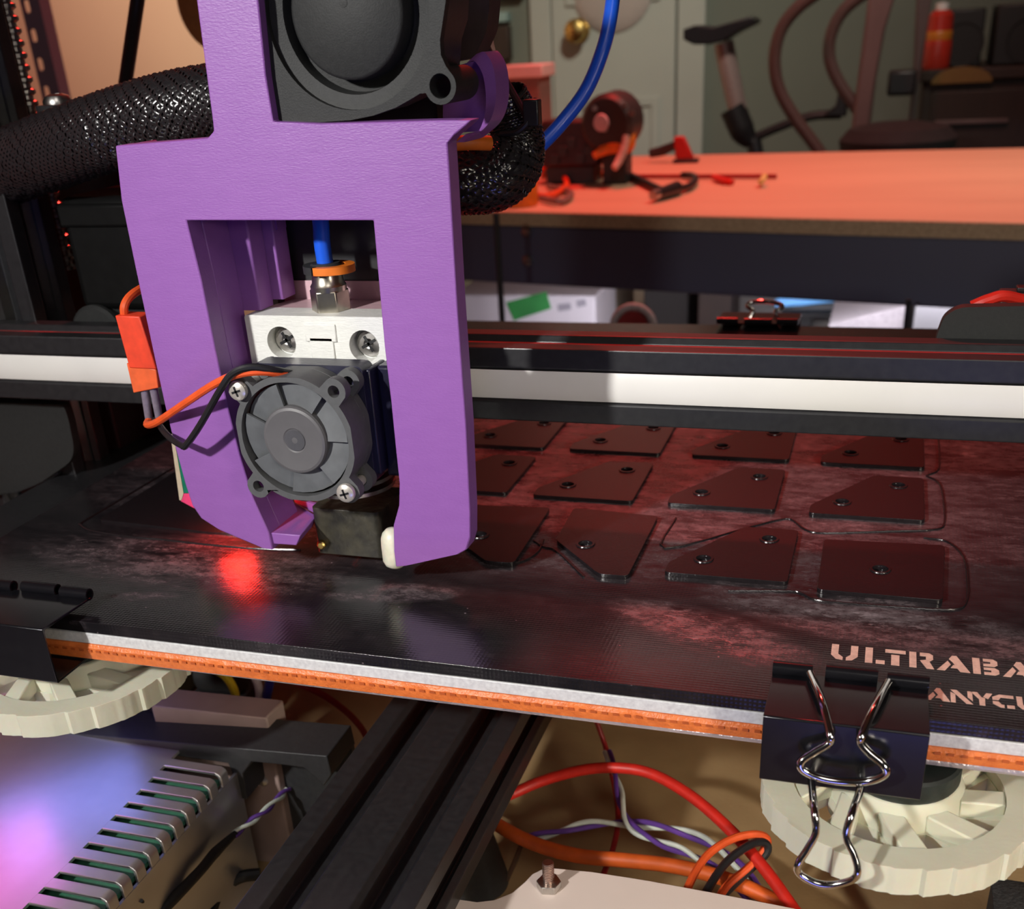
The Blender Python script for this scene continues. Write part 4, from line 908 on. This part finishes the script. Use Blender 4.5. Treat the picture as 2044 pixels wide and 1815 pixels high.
# ================================================================== WORKBENCH BEHIND THE PRINTER
WZ = -168
def lerp2(p, q, x): return p[1] + (q[1] - p[1]) * (x - p[0]) / (q[0] - p[0])
f0, f1 = (-437, 1216), (113, 1098); r0, r1 = (-368, 1750), (163, 1715)
xl, xr2 = -1150, 760
tp = [(xl, lerp2(f0, f1, xl)), (xr2, lerp2(f0, f1, xr2)), (xr2, lerp2(r0, r1, xr2)), (xl, lerp2(r0, r1, xl))]
t = thing('workbench', 'long workbench with board top and blue grey steel frame behind the printer', 'workbench', (-100, 1450, -1000))
B().prism(tp, 'XY', WZ - 15, 15).obj('top_board', BENCHW, t, bev=1)
def off(p, d): return (p[0], p[1] + d)
B().prism([off(tp[0], -2), off(tp[1], -2), off(tp[1], -.1), off(tp[0], -.1)], 'XY', WZ - 14.6, 13.6).obj('board_edge', BENCHE, t)
B().prism([off(tp[0], 4), off(tp[1], 4), off(tp[1], 34), off(tp[0], 34)], 'XY', WZ - 78, 62.5).obj('front_beam', STEELBLU, t, bev=2)
B().prism([off(tp[3], -34), off(tp[2], -34), off(tp[2], -4), off(tp[3], -4)], 'XY', WZ - 78, 62.5).obj('rear_beam', STEELBLU, t, bev=2)
for p in tp:
    s_ = 1 if p[0] < 0 else -1; dy = 40 if p in tp[:2] else -40
    B().box((p[0] + 4 * s_ - (38 if s_ < 0 else 0), min(p[1] + 36 * (1 if dy > 0 else -1), p[1] + dy * 2), -1000), (p[0] + 4 * s_ + (38 if s_ > 0 else 0), max(p[1] + 36 * (1 if dy > 0 else -1), p[1] + dy * 2), WZ - 16)).obj('leg', STEELBLU, t, bev=2)
SZ = -560
B().prism([off(tp[0], 40), off(tp[1], 40), off(tp[2], -40), off(tp[3], -40)], 'XY', SZ - 15, 15).obj('lower_shelf', BENCHW, t)
for (x, y) in ((1051, 463), (1053, 520)):
    a = oY(x, y, 1180); xx = a.x; yy = lerp2(f0, f1, xx) + 4; k_ = oY(x, y, yy)
    B().lathe([(.1, 4), (4, 3.5), (6, 1), (6, -1), (.1, -1)], (k_.x, yy - .5, k_.z), (0, -1, 0), 14).obj('rivet', STEEL, t)

def rest(name, m, b, label, cat, **kw):
    o = b.obj(name, m, **kw); return tag(o, label, cat)
# electronics and wires heaped on the bench
q = oZ(1180, 385, WZ)
def bz_(x, y, Y): return oY(x, y, Y)
GY = 1420
t = thing('camera_module', 'black cylindrical gadget with pale round face on top of the bench heap', 'gadget', bz_(1225, 330, GY))
a, b2 = bz_(1178, 248, GY), bz_(1272, 238, GY + 20)
cen = bz_(1222, 240, GY)
B().lathe([(.1, 0), (30, 0), (33, 4), (33, 40), (28, 46), (.1, 46)], (cen.x + 6, cen.y + 12, cen.z), (-.15, -1, -.05), 28).obj('housing', BLACKPL, t, bev=1)
B().lathe([(.1, 0), (10, 0), (9, 3), (.1, 4)], (cen.x - 5, cen.y - 35, cen.z), (-.15, -1, -.05), 20).obj('pale_face', mat('pale_pink_face', (.62, .48, .5), .5), t)
for (x, y) in ((1188, 216), (1246, 212), (1208, 258), (1262, 226)):
    k_ = bz_(x, y, GY - 34); B().lathe([(.1, 0), (3.2, 0), (3.2, 3), (.1, 3)], k_, (0, -1, 0), 12).obj('screw', STEEL, t)
lo = bz_(1240, 300, GY)
B().box((cen.x - 12, cen.y - 4, WZ), (cen.x + 18, cen.y + 30, cen.z - 28)).obj('stand', BLACKPL, t, bev=2)
t = thing('circuit_module', 'dark circuit module with shiny round parts on the bench heap', 'circuit board', bz_(1130, 330, GY))
p0 = bz_(1075, 250, GY); p1 = bz_(1180, 330, GY)
B().box((p0.x, GY + 5, WZ + 20), (p1.x + 10, GY + 62, p0.z + 4)).obj('case', mat('dark_red_brown_plastic', (.035, .014, .016), .5, ns=60, bump=.3, bs=90), t, bev=4)
for i, (x, y) in enumerate(((1185, 222), (1190, 238), (1170, 250), (1182, 270), (1193, 268), (1186, 285))):
    k_ = bz_(x, y, GY); B().lathe([(.1, 0), (4.5, 0), (4.5, 9), (3.5, 10), (.1, 10)], (k_.x, GY + 4, k_.z), (0, -1, 0), 14).obj('capacitor', STEEL if i != 2 else REDCON, t)
for i in range(5):
    x = p0.x + 12 + i * (p1.x - p0.x - 10) / 5
    B().box((x, GY + 1, WZ + 24 + 9 * (i % 3)), (x + 11, GY + 6, WZ + 36 + 9 * (i % 3))).obj('chip', BLACKPL, t, bev=.5)
B().box((p0.x + 4, GY + 12, WZ), (p1.x, GY + 56, WZ + 20)).obj('base', BLACKPL, t, bev=1)
b = B(); k0_ = bz_(1225, 288, GY - 20)
pth = [bz_(1248, 250, GY - 10), bz_(1255, 268, GY - 20), bz_(1252, 290, GY - 26), bz_(1230, 292, GY - 28), bz_(1205, 300, GY - 30), bz_(1185, 312, GY - 36)]
rest('orange_bracket', ORANGEP, B().tube(pth, [5, 8, 9, 8, 6, 4], 12, 6), 'curved orange plastic bracket beneath the pale faced gadget', 'bracket')
rest('pale_ribbon', mat('pale_ribbon', (.62, .42, .36), .6), B().tube([bz_(1250, 270, GY - 34), bz_(1246, 295, GY - 38), bz_(1236, 320, GY - 44), bz_(1226, 336, GY - 52)], [4, 5, 5, 4], 8, 6), 'pale pink strip hanging beside the orange bracket on the bench', 'strip')
def bw(name, pts, r, m, label, cat='wire'):
    o = B().tube([oZ(x, y, WZ + h) for x, y, h in pts], r, 8, 6).obj(name, m); return tag(o, label, cat)
bw('black_cable', [(1196, 318, 10), (1215, 328, 9), (1250, 346, 6), (1290, 366, 5), (1320, 380, 5)], 4.5, BLKWIRE, 'black cable running over the bench from the heap to its plug', 'cable')
t = thing('cable_plug', 'black plug with grey end lying on the red lit bench', 'plug', oZ(1330, 392, WZ))
a, c_ = oZ(1312, 388, WZ + 8), oZ(1352, 376, WZ + 8)
B().tube([a, c_], [6, 8], 12, 0).obj('body', BLKWIRE, t, bev=1)
B().tube([a + (a - c_) * .22, a], [5, 5.5], 12, 0).obj('tip', STEEL, t)
bw('black_hook_cable', [(1350, 378, 7), (1375, 372, 6), (1388, 360, 6), (1382, 351, 6), (1362, 350, 5)], 4, BLKWIRE, 'black cable bent into a hook at the plug end', 'cable')
bw('dark_red_rod', [(1270, 352, 4), (1350, 352, 4), (1450, 352, 4), (1550, 352, 4)], 2.6, REDTHIN, 'long dark red rod lying on the bench', 'rod')
bw('red_shard', [(1425, 354, 5), (1448, 362, 4), (1462, 365, 3)], 4.0, REDWIRE, 'small red piece lying against the dark red rod', 'piece')
bw('yellow_bit', [(1515, 366, 5), (1522, 360, 8), (1526, 352, 10)], 3.5, mat('yellow_bit', (.7, .6, .2), .5), 'small yellow bit at the end of the red rod', 'piece')
q = oZ(1365, 325, WZ)
t = thing('red_clamp', 'small red standing clamp with black jaws near the rear bench edge', 'clamp', q)
B().hull([(q.x - 10, q.y - 8, WZ + 5), (q.x + 14, q.y - 8, WZ + 5), (q.x + 14, q.y + 8, WZ + 5), (q.x - 10, q.y + 8, WZ + 5)], [(q.x - 14, q.y - 6, WZ + 34), (q.x, q.y - 6, WZ + 34), (q.x, q.y + 6, WZ + 34), (q.x - 14, q.y + 6, WZ + 34)]).obj('body', mat('clamp_red', (.45, .02, .015), .4), t, bev=2)
B().box((q.x - 14, q.y - 10, WZ), (q.x + 20, q.y + 10, WZ + 5)).obj('jaw', BLACKPL, t, bev=1)
B().tube([(q.x - 50, q.y + 12, WZ + 12), (q.x - 30, q.y + 10, WZ + 16), (q.x - 6, q.y, WZ + 26)], [6, 7, 5], 10, 4).obj('handle', BLACKPL, t)
q0, q1 = oZ(1000, 418, WZ), oZ(1062, 418, WZ)
rest('orange_cup', ORANGEP, B().lathe([(.1, 0), (20, 0), (21, 3), (21, 30), (17, 36), (.1, 37)], ((q0.x + q1.x) / 2 - 4, q0.y + 24, WZ), n=28), 'orange rounded plastic cap at the bench edge under the braided sleeve', 'cap')
for i, (pts, m, l) in enumerate((
    ([(1050, 380, 5), (1090, 392, 5), (1130, 372, 6), (1120, 350, 8), (1080, 352, 8)], ORWIRE, 'orange red wire looped on the bench in front of the heap'),
    ([(1060, 345, 10), (1110, 332, 16), (1160, 338, 12), (1190, 348, 6), (1240, 352, 5)], ORWIRE, 'orange red wire leaving the heap toward the dark red rod'),
    ([(1060, 300, 30), (1110, 318, 20), (1150, 330, 14), (1120, 345, 8), (1070, 340, 8)], BLKWIRE, 'black wire coiled at the foot of the circuit module'),
    ([(1095, 372, 5), (1140, 385, 5), (1120, 402, 5), (1080, 396, 5)], mat('grey_brown_wire', (.22, .15, .13), .5), 'greyish brown wire loop on the bench'),
    ([(1070, 300, 20), (1062, 262, 50), (1085, 250, 50), (1108, 245, 52), (1122, 262, 44), (1138, 285, 30)], ORWIRE, 'orange red wire arching over the top of the bench heap'))):
    bw('bench_wire', pts, 3.4, m, l)
q = oY(1010, 130, 1560)
t = thing('white_carton', 'white topped low carton standing behind the heap on the bench', 'carton', (q.x + 20, 1600, WZ))
x0, x1 = oY(1000, 150, 1640).x, oY(1084, 150, 1640).x
zt_ = oY(1050, 136, 1640).z
B().box((x0, 1640, WZ), (x1 - 6, 1700, zt_ - 12)).obj('body', mat('brown_pink_card', (.30, .20, .17), .7), t, bev=1)
B().box((x0 - 3, 1636, zt_ - 12), (x1, 1704, zt_ + 4)).obj('lid', WHITEPL, t, bev=2)

# ------------------------------------------------------------------ things on the shelf under the bench
UY = 1400
def ubox(name, x0, x1, ytop, m, label, cat='box', Y=UY, d=120, children=()):
    p0, p1 = oY(x0, ytop, Y), oY(x1, ytop, Y)
    t = thing(name, label, cat, ((p0.x + p1.x) / 2, Y + d / 2, SZ))
    B().box((p0.x, Y, SZ + .5), (p1.x, Y + d, (p0.z + p1.z) / 2)).obj('body', m, t, bev=2)
    return t, p0, p1
WCARD = mat('white_card', (.72, .68, .74), .6, ns=8)
t, p0, p1 = ubox('white_box', 900, 1188, 590, WCARD, 'white carton with a green label on the shelf under the bench')
gp = pY([(1010, 604), (1090, 582), (1100, 616), (1026, 640)], UY - 1)
B().prism(gp, 'XZ', UY - 1.2, 1.4).obj('green_label', mat('green_label', (.04, .30, .07), .5, col2=(.03, .2, .05), ns=30), t, smooth=0)
for (x, y, w) in ((1112, 608, 13), (1150, 600, 9)):
    B().prism(pY([(x, y), (x + w * 2, y - 3), (x + w * 2 + 2, y + 10), (x + 2, y + 14)], UY - 1), 'XZ', UY - .8, 1).obj('grey_print', mat('grey_print', (.36, .34, .40), .6), t, smooth=0)
ubox('tan_carton', 1000, 1230, 556, mat('tan_card', (.34, .27, .20), .8, ns=10), 'tan cardboard carton behind the white carton under the bench', Y=UY + 130)
ubox('dark_crate', 1285, 1375, 548, mat('black_crate', (.014, .010, .009), .7), 'black crate under the bench beside the tan carton', Y=UY + 90)
ubox('dark_crate', 1395, 1462, 548, mat('brown_black_crate', (.028, .014, .010), .7, ns=30), 'brownish black crate under the bench behind the raised clip handle', Y=UY + 60)
ubox('grey_bin', 1466, 1830, 552, mat('grey_bin', (.16, .15, .14), .6, ns=6), 'large grey storage bin under the bench right of the black crates', Y=UY + 150)
ubox('white_bin', 1830, 2160, 598, mat('pale_bin', (.24, .235, .25), .5, ns=6), 'pale storage bin with straight sides under the bench at the right', Y=UY - 60)
p0, p1 = oY(1655, 642, UY - 30), oY(1806, 622, UY - 30)
o = B().hull([(p0.x, UY - 30, SZ + .5), (p1.x, UY - 30, SZ + .5), (p1.x, UY + 80, SZ + .5), (p0.x, UY + 80, SZ + .5)], [(p0.x, UY - 30, p0.z - 4), (p1.x, UY - 30, p1.z + 6), (p1.x, UY + 80, p1.z + 12), (p0.x, UY + 80, p0.z)]).obj('paper_stack', mat('pink_white_paper', (.46, .42, .45), .7), bev=1); tag(o, 'pinkish white paper stack under the bench behind the rear clip', 'paper')
t = thing('blue_light_streak', 'pale blue glowing tube imitating a light reflection on the bin under the bench', 'light streak', oY(1620, 600, UY + 130))  # blue light reflected on a bin, built as a glowing tube on a stand
B().tube([oY(1548, 606, UY + 130), oY(1600, 598, UY + 130), oY(1700, 590, UY + 130)], [5, 8, 6], 12, 4).obj('tube', mat('blue_glow', (.16, .42, .85), .4, emis=.7), t)
p = oY(1560, 612, UY + 130); p2 = oY(1690, 600, UY + 130)
B().box((p.x, UY + 126, p.z - 14), (p2.x, UY + 146, p.z - 7)).obj('holder', BLACKPL, t)
B().box((p.x + 20, UY + 130, SZ + .5), (p.x + 40, UY + 146, p.z - 14)).obj('stand', BLACKPL, t)
t = thing('dark_red_box', 'dark red box with two cream dots under the bench top', 'box', oY(1760, 580, UY + 120))
p0, p1 = oY(1730, 558, UY + 120), oY(1794, 590, UY + 120)
B().box((p0.x, UY + 110, p1.z), (p1.x, UY + 140, p0.z)).obj('body', mat('maroon_box', (.06, .01, .01), .6), t, bev=2)
B().box((p0.x + 8, UY + 112, SZ + .5), (p1.x - 8, UY + 138, p1.z)).obj('post', BLACKPL, t)
for x, r in ((1742, 5), (1772, 8)):
    k_ = oY(x, 582, UY + 109); B().lathe([(.1, 0), (r, 0), (r, 2), (.1, 2)], k_, (0, -1, 0), 14).obj('cream_dot', WHITEPR, t)
k_ = oY(1264, 634, 900)
t = thing('red_ring', 'clear and dark red ring shaped reel behind the gantry rail', 'reel', (k_.x, 900, k_.z - 26))
tor = [(k_.x + 17 * cos(a), 900, k_.z - 8 + 17 * sin(a)) for a in [2 * pi * i / 24 for i in range(25)]]
B().tube(tor, 3.2, 10, 0).obj('rim', mat('clear_grey_rim', (.42, .40, .42), .2), t)
B().lathe([(.1, -5), (13.5, -5), (13.5, 5), (.1, 5)], (k_.x, 900, k_.z - 8), (0, 1, 0), 24).obj('core', mat('red_core', (.20, .015, .02), .4), t)
B().box((k_.x - 4, 892, -1000), (k_.x + 4, 908, k_.z - 26)).obj('stand', BLACKPL, t)
for x, nm, l in ((988, 'thin_rod', 'thin dark upright rod in front of the white carton under the bench'), (1812, 'thin_rod', 'thin dark upright rod left of the pale storage bin')):
    a, c_ = oY(x, 440, 1080), oY(x, 660, 1080)
    if nm and x < 1500: a = oY(x + 2, 425, 1080)
    else: a = oY(x + 2, 598, 1080)
    o = B().cyl((a.x, 1080, -1000), (a.x, 1080, a.z), 3.2 if x < 1500 else 2.4, n=12).obj(nm, BLKWIRE); tag(o, l, 'rod')

# ------------------------------------------------------------------ far left: steel shelf post, rod, amber jar
SY = 900
POSTM = mat('post_blue_grey', (.16, .17, .24), .5, col2=(.14, .15, .21), ns=5)
t = thing('shelf_post', 'slotted blue grey steel shelf post at the top left against the wall', 'post', (oY(80, 100, SY).x, SY, -1000))
xa, xb = oY(62, 100, SY).x, oY(100, 100, SY).x
hs = []
zc0 = oY(60, 12, SY).z
gap = (oY(60, 12, SY).z - oY(87, 128, SY).z) / 2
for i in range(-2, 16):
    z = zc0 - gap * i; cx_ = xa + (xb - xa) * .30; hs.append(rounded([(cx_ - 3, z - 5), (cx_ + 3, z - 5), (cx_ + 3, z + 5), (cx_ - 3, z + 5)], 2.6, 3))
B().prism([(xa, -1000), (xb, -1000), (xb, 420), (xa, 420)], 'XZ', SY, 2, hs).obj('front_flange', POSTM, t)
B().box((xb - 2, SY + 2, -1000), (xb, SY + 14, 420)).obj('side_flange', POSTM, t)
B().box((xa - 8, SY - 4, -1000), (xb + 8, SY + 40, -994)).obj('foot_plate', POSTM, t)
a, c_ = oY(279, -30, 420), oY(248, 182, 420)
t = thing('leaning_rod', 'thin black leaning rod left of the purple column', 'rod', c_)
d_ = (a - c_)
B().cyl(c_ - d_ * .33, a + d_ * .4, 2.7, n=14).obj('rod', BLKWIRE, t)
B().box((c_.x - 40, 380, TZ), (c_.x - 10, 440, TZ + 8)).obj('base', BLACKPL, t, bev=1)
e_ = c_ - d_ * .33
B().cyl((e_.x, e_.y, e_.z + 1), (c_.x - 25, 420, TZ + 6), 2.7, n=12).obj('lower_rod', BLKWIRE, t)
q = oY(446, 30, 700)
t = thing('amber_spool', 'amber and brown round spool partly behind the purple column', 'spool', (q.x, 700, TZ))
B().lathe([(.1, -14), (22, -14), (22, 14), (.1, 14)], (q.x, 712, q.z + 8), (0, 1, 0), 36).obj('winding', mat('amber_plastic', (.55, .24, .02), .35, ns=40), t)
for y in (697, 725): B().lathe([(.1, -1), (29, -1), (30, 0), (29, 1), (.1, 1)], (q.x, y, q.z + 8), (0, 1, 0), 40).obj('flange', mat('brown_amber', (.28, .12, .04), .4), t)
B().box((q.x - 5, 704, TZ), (q.x + 5, 720, q.z - 14)).obj('stand', BLACKPL, t)

# ------------------------------------------------------------------ far right: exercise bike, treadmill, cabinet
EY = 2500
t = thing('exercise_bike', 'exercise bike with black saddle and bent tube frame before the door', 'exercise bike', (oY(1500, 300, EY).x, EY, -1000))
sd = [(1372, 78), (1372, 58), (1395, 50), (1430, 54), (1465, 44), (1500, 33), (1514, 38), (1512, 47), (1480, 62), (1448, 82), (1420, 88), (1392, 88)]
B().prism(pY(sd, EY), 'XZ', EY - 50, 100).obj('saddle', mat('black_vinyl', (.008, .010, .013), .4), t, bev=14, seg=3)
B().tube([oY(1444, 85, EY), oY(1455, 140, EY), oY(1474, 225, EY)], [20, 20, 19], 14, 4).obj('seat_post', mat('pink_grey_steel', (.42, .33, .31), .3, .4), t)
B().tube([oY(1462, 215, EY), oY(1482, 262, EY), oY(1500, 284, EY)], [27, 26, 16], 12, 4).obj('post_clamp', BLKWIRE, t)
B().tube([oY(1495, 280, EY), oY(1560, 252, EY), oY(1620, 232, EY), oY(1680, 228, EY)], 9, 10, 4).obj('frame_tube', BLKWIRE, t)
B().prism(pY([(1640, 232), (1668, 210), (1676, 172), (1692, 182), (1690, 232)], EY), 'XZ', EY - 15, 40).obj('chain_guard', BLKWIRE, t, bev=4)
B().tube([oY(1500, 284, EY), oY(1508, 300, EY), oY(1530, 480, EY), oY(1545, 700, EY)], 16, 10, 4).obj('lower_post', BLKWIRE, t)
k_ = oY(1545, 700, EY); B().box((k_.x - 160, EY - 30, -1000), (k_.x + 60, EY + 30, -960)).obj('base_bar', BLKWIRE, t, bev=4)
B().cyl((k_.x, EY, -980), (k_.x, EY, k_.z + 4), 16, n=12).obj('stem', BLKWIRE, t)
TY = 2250
t = thing('treadmill', 'tall treadmill frame with wide slanted post and two bent handrails', 'treadmill', (oY(1720, 200, TY).x, TY, -1000))
po = pY([(1735, -20), (1790, -20), (1766, 60), (1748, 160), (1728, 320), (1690, 330), (1706, 200), (1722, 80)], TY)
zb_, xb_ = -1000, po[4][0] - 60
po2 = po[:4] + [po[4], (po[4][0] - 40, -1000), (po[5][0] - 40, -1000), po[5]] + po[6:]
B().prism(po2, 'XZ', TY, 60).obj('main_post', PINKGR, t, bev=6)
B().tube([oY(1640, -20, TY - 60), oY(1590, 18, TY - 60), oY(1558, 62, TY - 60), oY(1546, 120, TY - 60), oY(1556, 180, TY - 60), oY(1590, 240, TY - 60), oY(1640, 310, TY - 60), oY(1700, 420, TY - 60)], 11, 10, 6).obj('handrail', mat('brown_grey_tube', (.10, .065, .06), .45), t)
B().tube([oY(1750, -30, TY + 20), oY(1690, 15, TY + 20), oY(1662, 60, TY + 20), oY(1655, 110, TY + 20), oY(1672, 160, TY + 20), oY(1712, 220, TY + 20)], 11, 10, 6).obj('handrail', mat('brown_grey_tube', (.10, .065, .06)), t)
kx = oY(1700, 420, TY - 60); B().cyl((kx.x, TY - 60, kx.z + 6), (kx.x + 30, TY - 60, -1000), 11, n=12).obj('handrail_foot', mat('brown_grey_tube', (.10, .065, .06)), t)
po = pY([(1830, -20), (1864, -20), (1850, 60), (1836, 160), (1822, 160), (1826, 60)], TY + 260)
B().prism(po[:3] + [(po[3][0], po[3][1]), (po[3][0] - 10, -1000), (po[4][0] - 10, -1000)] + po[4:], 'XZ', TY + 240, 60).obj('second_post', mat('dim_grey_tube', (.10, .075, .072), .5), t, bev=5)
q = oY(1800, 165, TY + 200); B().box((q.x - 26, TY + 180, q.z - 22), (q.x + 26, TY + 230, q.z + 22)).obj('motor_knob', BLKWIRE, t, bev=6)
b0, b1 = oY(1690, 500, TY), oY(1850, 500, TY + 260); B().box((b0.x - 120, TY - 80, -1000), (b1.x + 160, TY + 80, -900)).obj('deck', BLACKPL, t, bev=8)
q = oY(1792, 275, 2100)
t = thing('dark_cushion', 'dark blue grey bundled cushion in front of the treadmill', 'cushion', (q.x, 2100, -1000))
B().lathe([(.1, -26), (70, -26), (92, -10), (95, 5), (80, 22), (40, 30), (.1, 31)], (q.x, 2100, q.z - 6), n=28).obj('cushion', mat('blue_black_cloth', (.022, .026, .030), .9, ns=40, bump=.8, bs=60), t)
B().box((q.x - 75, 2040, -1000), (q.x + 75, 2160, q.z - 32)).obj('stool', DARKW, t, bev=4)
NY = 2640
x0, x1 = oY(1838, 200, NY).x, oY(2160, 200, NY).x; zt_ = oY(1930, 136, NY).z
t = thing('brown_cabinet', 'dark brown wooden cabinet at the far right of the room', 'cabinet', ((x0 + x1) / 2, NY + 150, -1000))
B().box((x0, NY, -1000), (x1, NY + 350, zt_ - 22)).obj('body', DARKW, t, bev=3)
B().box((x0 - 12, NY - 14, zt_ - 22), (x1 + 12, NY + 360, zt_)).obj('top', DARKW, t, bev=3)
for i in range(2):
    zz = zt_ - 40 - i * 190; s_ = B().box((x0 + 20, NY - 8, zz - 170), (x1 - 20, NY, zz)).obj('drawer', DARKW, t, bev=3)
    B().box(((x0 + x1) / 2 - 120, NY - 20, zz - 62), ((x0 + x1) / 2 + 20, NY - 8, zz - 54)).obj('handle', PINKGR, s_, bev=2)
k_ = oY(1920, 157, NY - 12)
B().prism([(k_.x + 58 * cos(a), k_.z - 8 + 30 * sin(a)) for a in [pi * i / 16 for i in range(17)]], 'XZ', NY - 16, 8).obj('amber_fan_inlay', mat('amber_inlay', (.22, .11, .02), .5), t, bev=2)
for nm, xs, l in (('loudspeaker', (1882, 1962, 16), 'black box loudspeaker on the brown cabinet beside the red bottle'), ('loudspeaker', (1984, 2120, 12), 'second black loudspeaker on the brown cabinet at the frame edge')):
    a, c_ = oY(xs[0], 80, NY + 40).x, oY(xs[1], 80, NY + 40).x; zz = oY(1950, xs[2], NY + 40).z
    t = thing(nm, l, 'loudspeaker', ((a + c_) / 2, NY + 120, zt_))
    B().box((a, NY + 40, zt_), (c_, NY + 220, zz)).obj('enclosure', mat('speaker_black', (.010, .010, .010), .5), t, bev=4)
    B().lathe([(.1, -6), (10, -6), (34, -2), (38, 2), (42, 2), (42, 0), (.1, 0)], ((a + c_) / 2, NY + 39, (zt_ + zz) / 2 - 10), (0, -1, 0), 28).obj('cone', GREYPL, t)
q = oY(1868, 130, NY + 30)
t = thing('red_bottle', 'red bottle with orange band and pale cap on the brown cabinet', 'bottle', (q.x, NY + 40, zt_))
hz = oY(1876, 4, NY + 30).z - zt_
B().lathe([(.1, 0), (26, 0), (28, 4), (27, hz * .42), (25, hz * .46)], (q.x, NY + 40, zt_), n=24).obj('body', mat('bottle_red', (.55, .035, .02), .35), t)
B().lathe([(25.5, hz * .42), (26.5, hz * .44), (26, hz * .56), (24.5, hz * .58)], (q.x, NY + 40, zt_), n=24, ring=True).obj('orange_band', mat('band_orange', (.62, .20, .02), .4), t)
B().lathe([(25, hz * .56), (24, hz * .8), (16, hz * .88), (.1, hz * .88)], (q.x, NY + 40, zt_), n=24).obj('shoulder', mat('bottle_red', (.55, .035, .02)), t)
B().lathe([(12, hz * .87), (13, hz * .98), (.1, hz)], (q.x, NY + 40, zt_), n=18).obj('cap', WHITEPL, t)
# on the back wall
q0, q1 = oY(986, 52, 3180), oY(1020, 118, 3180)
t = thing('wall_box', 'small dark box with pale strip mounted on the wall left of the door', 'wall box', ((q0.x + q1.x) / 2, 3190, q1.z))
B().box((q0.x - 40, 3170, q1.z), (q1.x, 3199, q0.z)).obj('box', DARKW, t, bev=3)
B().box((q0.x - 20, 3160, q0.z + 8), (q1.x, 3199, q0.z + 30)).obj('strip', mat('pale_teal', (.30, .42, .40), .5), t, bev=2)
B().box((q0.x - 10, 3172, q0.z + 60), (q1.x + 40, 3199, q0.z + 110)).obj('upper_bar', BLKWIRE, t, bev=2)
q = oY(1222, -30, 3165)
t = thing('hanging_disc', 'large pale pink disc hanging on the white door above the knob', 'disc', (q.x, 3160, q.z - 100))
B().lathe([(.1, 14), (80, 12), (102, 4), (108, 0), (.1, 0)], (q.x, 3166, q.z), (0, -1, 0), 40).obj('disc', mat('pale_pink_disc', (.50, .40, .36), .7), t)
for o in S.objects:
    if o.type == 'MESH' and o.parent is None and 'category' not in o and 'kind' not in o: print('UNTAGGED', o.name)
